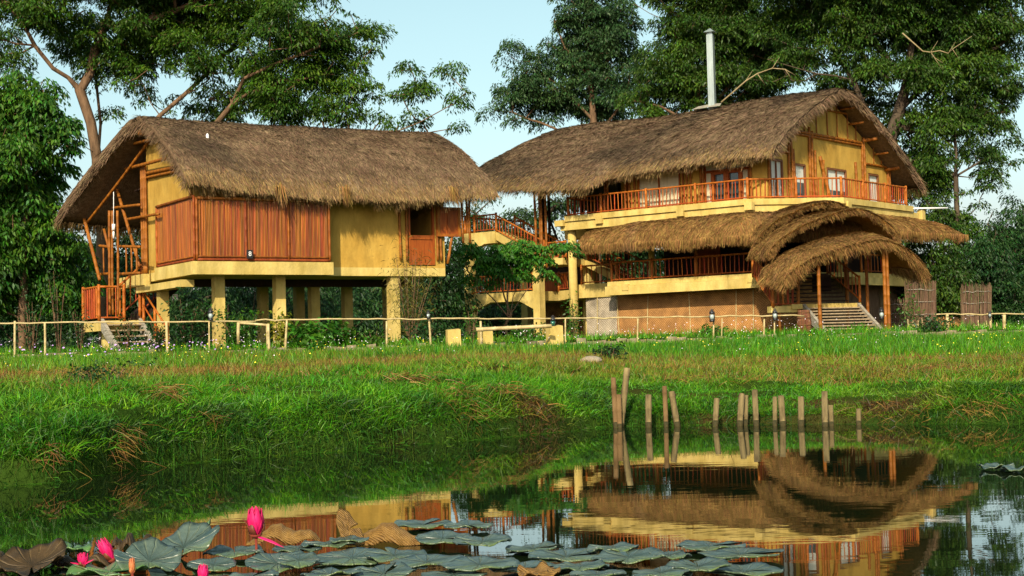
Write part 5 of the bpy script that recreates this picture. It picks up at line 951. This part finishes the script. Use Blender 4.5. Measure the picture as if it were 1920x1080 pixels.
x, y = fsc(450, 9, 30, seed=67, thr=.05); flowers('white_flowers', 'fl_white', x, y, rng.uniform(.15, .42, len(x)), rng.uniform(.005, .013, len(x)), 'tiny white wild flowers dotted through the meadow')
x, y = fsc(900, 14, 29, (-13, -6), .05, 71); flowers('violet_flowers', 'fl_purple', x, y, rng.uniform(.25, .5, len(x)), rng.uniform(.014, .028, len(x)), 'violet wild flowers before the entrance stair')
x = rng.uniform(-17, 17, 700); y = rng.normal(47.3, .9, 700); k = (wave(x, y, 0, 73, .9) > -.1) & (y > 46.2); x, y = x[k], y[k]; flowers('pink_flowers', 'fl_white', x, y, rng.uniform(.1, .5, len(x)), rng.uniform(.008, .02, len(x)), 'pale pink small flowers massed behind the fence and kerb')
# heaps and streaks of dead straw on the bank
def heap(px, py, w_, h_, n, L=(.1, .3)):
    out = []
    n = int(n*.45); x_ = px+rng.normal(0, w_/2, n); y_ = py+rng.normal(0, h_/2, n); d = vF[None]+(x_-960)[:, None]/FPX*vR[None]-(y_-540)[:, None]/FPX*vU[None]
    ts = np.arange(13, 45, .06); Q = CAM+d[:, None]*ts[None, :, None]; hit = Q[..., 2] <= gz(Q[..., 0], Q[..., 1])+.05; j = np.where(hit.any(1), hit.argmax(1), 0); P = Q[np.arange(n), j][hit.any(1)]; P = P.copy(); P[:, 2] += rng.uniform(.0, .09, len(P)); D = rnd_dirs(len(P), -.35, .25); D[:, 1] -= .3; D /= np.linalg.norm(D, axis=1, keepdims=True)
    return blades(P, D, rnd_dirs(len(P)), rng.uniform(*L, len(P)), rng.uniform(.005, .009, len(P)), .3, .35, 2)
V, F = join([heap(*a) for a in ((320, 738, 40, 9, 260), (775, 712, 45, 10, 300), (850, 745, 40, 22, 380), (890, 775, 30, 30, 300), (940, 735, 60, 10, 300), (225, 845, 22, 34, 360), (240, 820, 30, 14, 160), (450, 735, 18, 6, 60), (400, 790, 30, 10, 80), (1700, 700, 120, 14, 420), (1800, 690, 90, 12, 300), (1500, 690, 120, 12, 260), (1330, 712, 90, 8, 160), (1720, 770, 130, 24, 420), (1850, 765, 90, 26, 320), (1000, 760, 40, 20, 200), (90, 860, 60, 20, 160), (60, 700, 90, 12, 200))])
tag(link_mesh('dead_straw', V, F, M['grass_dry'], None, False, (0, 20, 0)), 'heaps and streaks of brown dead straw lying on the bank', 'straw', kind='stuff')

# ================================================================== POND
M['wet'] = mat('wet_algae', (.03, .028, .010), (.07, .055, .02), 20, rough=.8, spec=.2)
stk = [(1155, 799, 1150, 708, 10, 'old_stake', 'tall dark stake, leftmost of the row in the pond'), (1162, 799, 1160, 740, 10, 'old_stake', 'short dark stake right beside the leftmost one'), (1164, 798, 1176, 690, 12, 'stake', 'tallest pale stake, leaning right behind the two leftmost'),
 (1216, 799, 1216, 740, 12, 'stake', 'upright pale stake standing alone after the leftmost group'), (1249, 798, 1246, 724, 9, 'old_stake', 'dark rotten stake of the leaning pair'), (1270, 797, 1259, 734, 12, 'stake', 'pale stake leaning left beside the dark rotten one'),
 (1341, 797, 1344, 747, 11, 'stake', 'slim pale stake alone in the middle of the row'), (1387, 796, 1391, 738, 12, 'stake', 'left one of a touching pair in the middle of the row'), (1398, 795, 1399, 741, 9, 'stake', 'right one of a touching pair in the middle of the row'),
 (1418, 796, 1415, 731, 11, 'stake', 'tall straight stake right of the middle pair'), (1453, 796, 1453, 744, 9, 'stake', 'slimmer stake of the pair just right of the tall straight one'), (1468, 796, 1464, 742, 12, 'stake', 'thicker stake leaning left in the pair right of the tall straight one'),
 (1502, 796, 1502, 744, 12, 'stake', 'single thick stake between the leaning pair and the rightmost pair'), (1547, 797, 1546, 734, 12, 'stake', 'taller stake of the rightmost pair'), (1559, 796, 1557, 760, 10, 'stake', 'shorter stake of the rightmost pair'), (1610, 794, 1610, 767, 10, 'stake', 'shortest stake, rightmost of the row')]
for x0, y0, x1, y1, w_, m, lab in stk:
    b = atz(x0, y0+3, 0.0); Y = b[1]; k = Y/FPX; t = aty(x1, y1, Y+.05); r = w_/2*k; d = (t-b); d /= np.linalg.norm(d); b2 = b-d*.5; o = thing('bamboo_stake', b, lab, 'stake', 'stakes standing in the pond along the bank'); n = 12
    pts = [b2]; R_ = [r]; L_ = np.linalg.norm(t-b2); q = .15
    while q < L_-.05: pts += [b2+d*(q-.012), b2+d*q, b2+d*(q+.012)]; R_ += [r, r*1.12, r]; q += rng.uniform(.2, .3)
    pts += [t]; R_ += [r*.95]; mb = MB().tube(pts, R_, n, True); mb.build('shaft', M[m], o, True)
    w0 = b2+d*((0-b2[2])/d[2]); MB().tube([w0-d*.06, w0+d*.03, w0+d*(.05+.03*rng.random())], [r*1.03, r*1.03, r*1.01], n).build('wet_base', M['wet'], o, True)
    MB().tube([t-d*.002, t+d*.004], [r*.62, r*.6], n).build('hollow_top', M['dark'], o)
# --- lily pads
def pad(px, py, hw, label, m='pad', z=.03, tilt=(0, 0), cup=.03, wav=.02, notch=None, group='lily pads floating in the foreground', rot=None):
    c = atz(px, py, z); k = np.linalg.norm(c-CAM)/FPX; R0 = hw*k; n = 40; rings = 7; V = []; rot = rng.uniform(0, 6.28) if rot is None else rot; nt_ = .10; ph = rng.uniform(0, 6.28, 4)
    def pt(rr, a, dz=0):
        e = R0*rr*(1+.05*math.sin(3*a+ph[0])+.03*math.sin(7*a+ph[1])*rr); x = math.cos(a+rot)*e; y = math.sin(a+rot)*e
        zz = cup*R0*3*(rr**2.5)+wav*rr**2*(math.sin(4*a+ph[2])+.6*math.sin(9*a+ph[3]))*.7+.008*math.sin(14*a)*rr*(1-rr)*2-.012*math.exp(-(rr/.1)**2); return (c[0]+x, c[1]+y, z+zz+x*tilt[0]+y*tilt[1]+dz)
    for dz in (0, -.006):
        for j in range(rings+1):
            for i in range(n+1): a = nt_+(2*math.pi-2*nt_)*i/n; V.append(pt(j/rings, a, dz))
    F = []; N1 = (rings+1)*(n+1)
    for j in range(rings):
        for i in range(n): q = j*(n+1)+i; F.append((q, q+1, q+n+2, q+n+1)); F.append((N1+q, N1+q+n+1, N1+q+n+2, N1+q+1))
    for i in range(n): q = rings*(n+1)+i; F.append((q, q+1, N1+q+1, N1+q))
    mb = MB(); mb.V = V; mb.F = F; zmin = min(v[2] for v in V)
    if zmin < .004: mb.V = [(v[0], v[1], v[2]-zmin+.004) for v in V]
    return tag(mb.build('lily_pad', M[m], None, True, tuple(c)), label, 'lily pad', group)
T = 'flat grey green lily pad '
P_ = [(793, 983, 62, T+'at the back, touching the tip of the curled brown leaf', 0), (878, 984, 52, T+'at the very back of the cluster, right of another', 0), (830, 1010, 60, T+'tilted beneath the back two pads', .1), (905, 1015, 62, T+'with a pointed right end below the back two pads', 0),
 (1000, 1030, 62, T+'where the reflected stair poles end', 0), (1062, 1042, 78, T+'wide, left of the greenish centred one', 0), (1180, 1044, 78, T+'with a bright green centre', 0), (1150, 1026, 55, T+'behind the one with the green centre', 0), (1330, 1024, 72, T+'rearmost of the right group', 0), (1390, 1038, 88, T+'widest of the right group, pointing right', 0),
 (1255, 1040, 45, T+'small, between the green centred one and the right group', 0), (1310, 1062, 70, T+'in the right group, half under the widest', 0), (1395, 1072, 85, T+'lowest right at the picture edge', 0), (560, 1028, 52, T+'just behind the tall pink flower stem', 0), (615, 1020, 58, T+'below the curled golden leaf', 0), (655, 1012, 42, T+'under the big curled brown leaf, left end', 0),
 (660, 1045, 80, T+'mottled, in the middle of the left half', .06), (740, 1040, 66, T+'rippled, in the centre of the cluster', .05), (800, 1052, 80, T+'broad and low in the centre of the cluster', 0), (900, 1058, 86, T+'broad, right of the centre of the cluster', 0), (985, 1066, 76, T+'low, above the yellow torn one', 0), (850, 1078, 70, T+'cut off by the bottom edge near the centre', 0),
 (720, 1074, 66, T+'glossy, humped at the bottom edge left of centre', .1), (620, 1076, 62, T+'at the bottom edge below the golden leaf', 0), (520, 1062, 66, T+'dark, domed, beside the tall flower stem', .12), (440, 1034, 62, T+'with a lit rim left of the tall flower', .05), (470, 1080, 60, T+'at the bottom edge below the tall flower', 0), (560, 1050, 45, T+'dark folded one right of the tall flower', .2),
 (400, 1060, 50, T+'sloping, right of the small pink bud', .1), (1090, 1062, 60, T+'between the green centred one and the yellow torn one', 0), (1120, 1078, 60, T+'at the bottom edge right of the centre', 0), (1240, 1072, 60, T+'dark, at the bottom edge before the right group', 0)]
for i, (x, y, hw, lab, tl) in enumerate(P_): pad(x, y+rng.uniform(-1, 1), hw*.87, lab, 'pad', z=.02+.012*(i % 4), tilt=(rng.normal(0, .03), tl+rng.normal(0, .03)), cup=.006+rng.uniform(0, .018), wav=.004+.007*rng.random())
pad(345, 1030, 62, 'large upright blue grey pad edge rising at the left of the tall flower', z=.06, tilt=(.25, .35), cup=.05); pad(280, 1050, 60, 'blue grey pad tilted up behind the small brown bud', z=.05, tilt=(-.1, .3), cup=.05)
pad(360, 1012, 34, 'narrow green pad standing steeply at the back left', 'pad_green', z=.07, tilt=(.7, .25)); pad(205, 1072, 70, 'mossy bright green pad at the bottom edge', 'pad_green', z=.02); pad(130, 1030, 40, 'olive pad behind the small open flower', 'pad_green', z=.03)
pad(60, 1060, 60, 'mottled brown green pad at the bottom left corner', 'pad_dark', z=.04, tilt=(.1, .3), cup=.08); pad(1010, 1074, 40, 'yellowed torn pad at the bottom edge right of centre', 'pad_dry', z=.03, tilt=(0, .1))
pad(1868, 876, 30, 'small pad floating far off at the right edge', z=.02); pad(1905, 880, 28, 'small dark pad floating at the right picture edge', z=.02)
# curled dry leaves
def curl_leaf(px, py, hw, hh, label, m='pad_dry', a0=-.4, a1=2.6, yaw=0, flap=None, sag=.25, zb=0.0):
    c = atz(px, py, .02); k = np.linalg.norm(c-CAM)/FPX; L_ = hw*k; R0 = hh*k; nu, nv = 34, 16; V = []; cy, sy = math.cos(yaw), math.sin(yaw); ph = rng.uniform(0, 6, 3)
    for th in (0, .006):
        for i in range(nu+1):
            u = -1+2*i/nu; pr = max(.10, (1-abs(u)**2.4))**.55
            for j in range(nv+1):
                a = a0+(a1-a0)*j/nv; r = (R0-th)*pr*(1+.09*math.sin(5*u+ph[0]+a)+.05*math.sin(24*u+a*2)); x = u*L_; y = -math.cos(a)*r; z = math.sin(a)*r*1.0+R0*.25+zb+.02*math.sin(6*u+ph[1])-sag*R0*u*u
                V.append((c[0]+x*cy-y*sy, c[1]+x*sy+y*cy, max(.003, z)))
    F = []; n1 = (nu+1)*(nv+1)
    for i in range(nu):
        for j in range(nv): q = i*(nv+1)+j; F += [(q, q+1, q+nv+2, q+nv+1), (n1+q, n1+q+nv+1, n1+q+nv+2, n1+q+1)]
    for i in range(nu): q = i*(nv+1); F.append((q, q+nv+1, n1+q+nv+1, n1+q)); q += nv; F.append((q, n1+q, n1+q+nv+1, q+nv+1))
    mb = MB(); mb.V = V; mb.F = F; o = mb.build('dried_leaf', M[m], None, True, tuple(c)); return tag(o, label, 'dried leaf')
curl_leaf(532, 1014, 68, 26, 'golden curled dried leaf behind the tall pink flower', a0=.1, a1=2.4, yaw=-.12)
o = curl_leaf(722, 1014, 90, 26, 'long curled brown leaf with one pale flap standing up at its left end', a0=-.2, a1=1.9, yaw=-.15)
fl = pad(655, 1000, 25, 'pale veined leaf flap standing up beside the long curled brown leaf', 'pad_dry', z=.07, tilt=(-.9, .9), cup=.0, wav=.006, group=None); fl['category'] = 'dried leaf'; fl.name = 'dried_leaf'
curl_leaf(285, 1022, 34, 16, 'narrow curled dead leaf with a lit upper edge at the left', m='pad_dark', a0=.0, a1=2.2)
curl_leaf(85, 1056, 46, 20, 'big dark rotting leaf heaped at the far left', m='pad_dark', a0=.2, a1=2.3, yaw=.25); curl_leaf(235, 1030, 26, 24, 'dark brown folded leaf behind the tilted pink bud', m='pad_dark', a0=.3, a1=2.6); curl_leaf(150, 1056, 60, 14, 'low dark leaf under the small open flower', m='pad_dark', a0=.2, a1=2.4)
curl_leaf(320, 1034, 30, 12, 'thin dark leaf below the lit dead leaf', m='pad_dark', a0=.2, a1=2.4); curl_leaf(18, 1062, 36, 26, 'brown speckled leaf at the bottom left corner', m='pad_dark', a0=0, a1=2.6)
# flowers
def petal(base, axis, out, L_, w_, bulge, m, parent, name='petal', openk=0.0):
    axis = axis/np.linalg.norm(axis); out = out-axis*(out@axis); out /= np.linalg.norm(out); side = np.cross(axis, out); V = []; nr, nc = 10, 6
    for i in range(nr+1):
        t = i/nr; wd = w_*(math.sin(math.pi*min(1, t*.82+.16))**.9)*(1-.15*t); oo = bulge*(.22+.78*math.sin(math.pi/2*min(1, t/.6))-.20*max(0, t-.6)/.4)+openk*t*t*L_
        for j in range(nc+1): q = -1+2*j/nc; V.append(base+axis*L_*t*(1-.25*openk*t)+out*(oo-.30*wd*q*q*(1-.0*t))+side*wd*q)
    F = [(i*(nc+1)+j, i*(nc+1)+j+1, (i+1)*(nc+1)+j+1, (i+1)*(nc+1)+j) for i in range(nr) for j in range(nc)]
    mb = MB(); mb.V = [tuple(v) for v in V]; mb.F = F; o = mb.build(name, M[m], parent, True); md = o.modifiers.new('thick', 'SOLIDIFY'); md.thickness = .0015; return o
def lotus(px, ybase, ytop, Yd, ystem, label, tilt=0, wpx=30, m='petal', sepal='petal_dark', n=7, openk=0.0, extras=(), stemw=.006):
    b = aty(px, ybase, Yd); k = Yd/FPX; H = (ybase-ytop)*k; R0 = wpx*k/2; ax = np.array([math.sin(tilt), -.05, math.cos(tilt)]); o = thing('lotus_flower', (b[0], b[1], 0), label, 'flower')
    for ring_, (f, nn) in enumerate(((.55, 5), (.95, n))):
        for i in range(nn): a = 2*math.pi*(i+.5*ring_)/nn+.3; out = np.array([math.cos(a), math.sin(a), .0]); petal(b, ax, out, H*(1.0-.05*ring_+rng.normal(0, .015)), R0*.62, R0*f, m, o, openk=openk*(ring_))
    for i in range(3): a = 2*math.pi*i/3-2.0; petal(b-ax*.002, ax, np.array([math.cos(a), math.sin(a), 0]), H*rng.uniform(.45, .6), R0*.5, R0*1.02, sepal, o, 'sepal', openk*.5)
    for (dx, dz, L2, mm) in extras:
        ax2 = np.array([dx, -.25, dz]); petal(b+ax*.004, ax2, np.array([-dz, -.2, dx]) if dx > 0 else np.array([dz, -.2, -dx]), L2*k, R0*.42, R0*.3, mm, o)
    st = aty(px-2, ystem, Yd*.985); s0 = np.array([st[0], st[1]+.03, -.3]); MB().tube([s0, (s0+b)/2+np.array([.004, 0, 0]), b-ax*.002], [stemw, stemw, stemw*1.15], 8).build('stem', M['stem'], o, True)
    MB().tube([b-ax*.012, b-ax*.002, b+ax*.012], [stemw*1.1, R0*.45, R0*.75], 10).build('receptacle', M['stem'], o, True)
lotus(480, 1006, 950, 7.9, 1045, 'tallest bright pink lotus bud with one fallen petal to its right', 0, 34, extras=((.9, -.42, 60, 'petal'), (-.62, .78, 42, 'petal_dark')))
lotus(212, 1052, 1004, 7.7, 1070, 'crimson lotus bud leaning left with a dark sepal peeling off', -.5, 25, extras=((-.85, .5, 34, 'petal_dark'),))
lotus(156, 1062, 1036, 7.35, 1080, 'small half open pink lotus with two petals spread sideways', 0, 20, openk=.1, extras=((.8, .35, 26, 'petal'), (-.9, .2, 24, 'petal')))
lotus(248, 1076, 1046, 7.2, 1084, 'slim unopened orange brown bud in front of the blue grey pad', 0, 13, m='bud_brown', sepal='bud_brown', extras=())
lotus(381, 1092, 1058, 7.1, 1100, 'pink lotus bud cut off by the bottom edge', .02, 22, extras=((-.45, .8, 24, 'petal'),))
# blades and floating bits
def blade_stuff():
    ps = [((102, 1020), (108, 996)), ((118, 1024), (140, 1003)), ((1650, 905), (1654, 860))]; 
x = rng.uniform(-6, 9, 2600); y = wline(x)-np.abs(rng.normal(0, .16, 2600)); n = len(x); P = np.stack([x, y, np.full(n, .006)], 1); D = rnd_dirs(n, -.02, .02); V, F = blades(P, D, np.tile(np.array([[0, 0, 1.]]), (n, 1)), rng.uniform(.02, .10, n), rng.uniform(.008, .02, n), .3)
tag(link_mesh('floating_weed', V, F, M['grass_lush'], None, False, (0, 18, 0)), 'thin line of pale green weed floating along the bank', 'weed', kind='stuff')
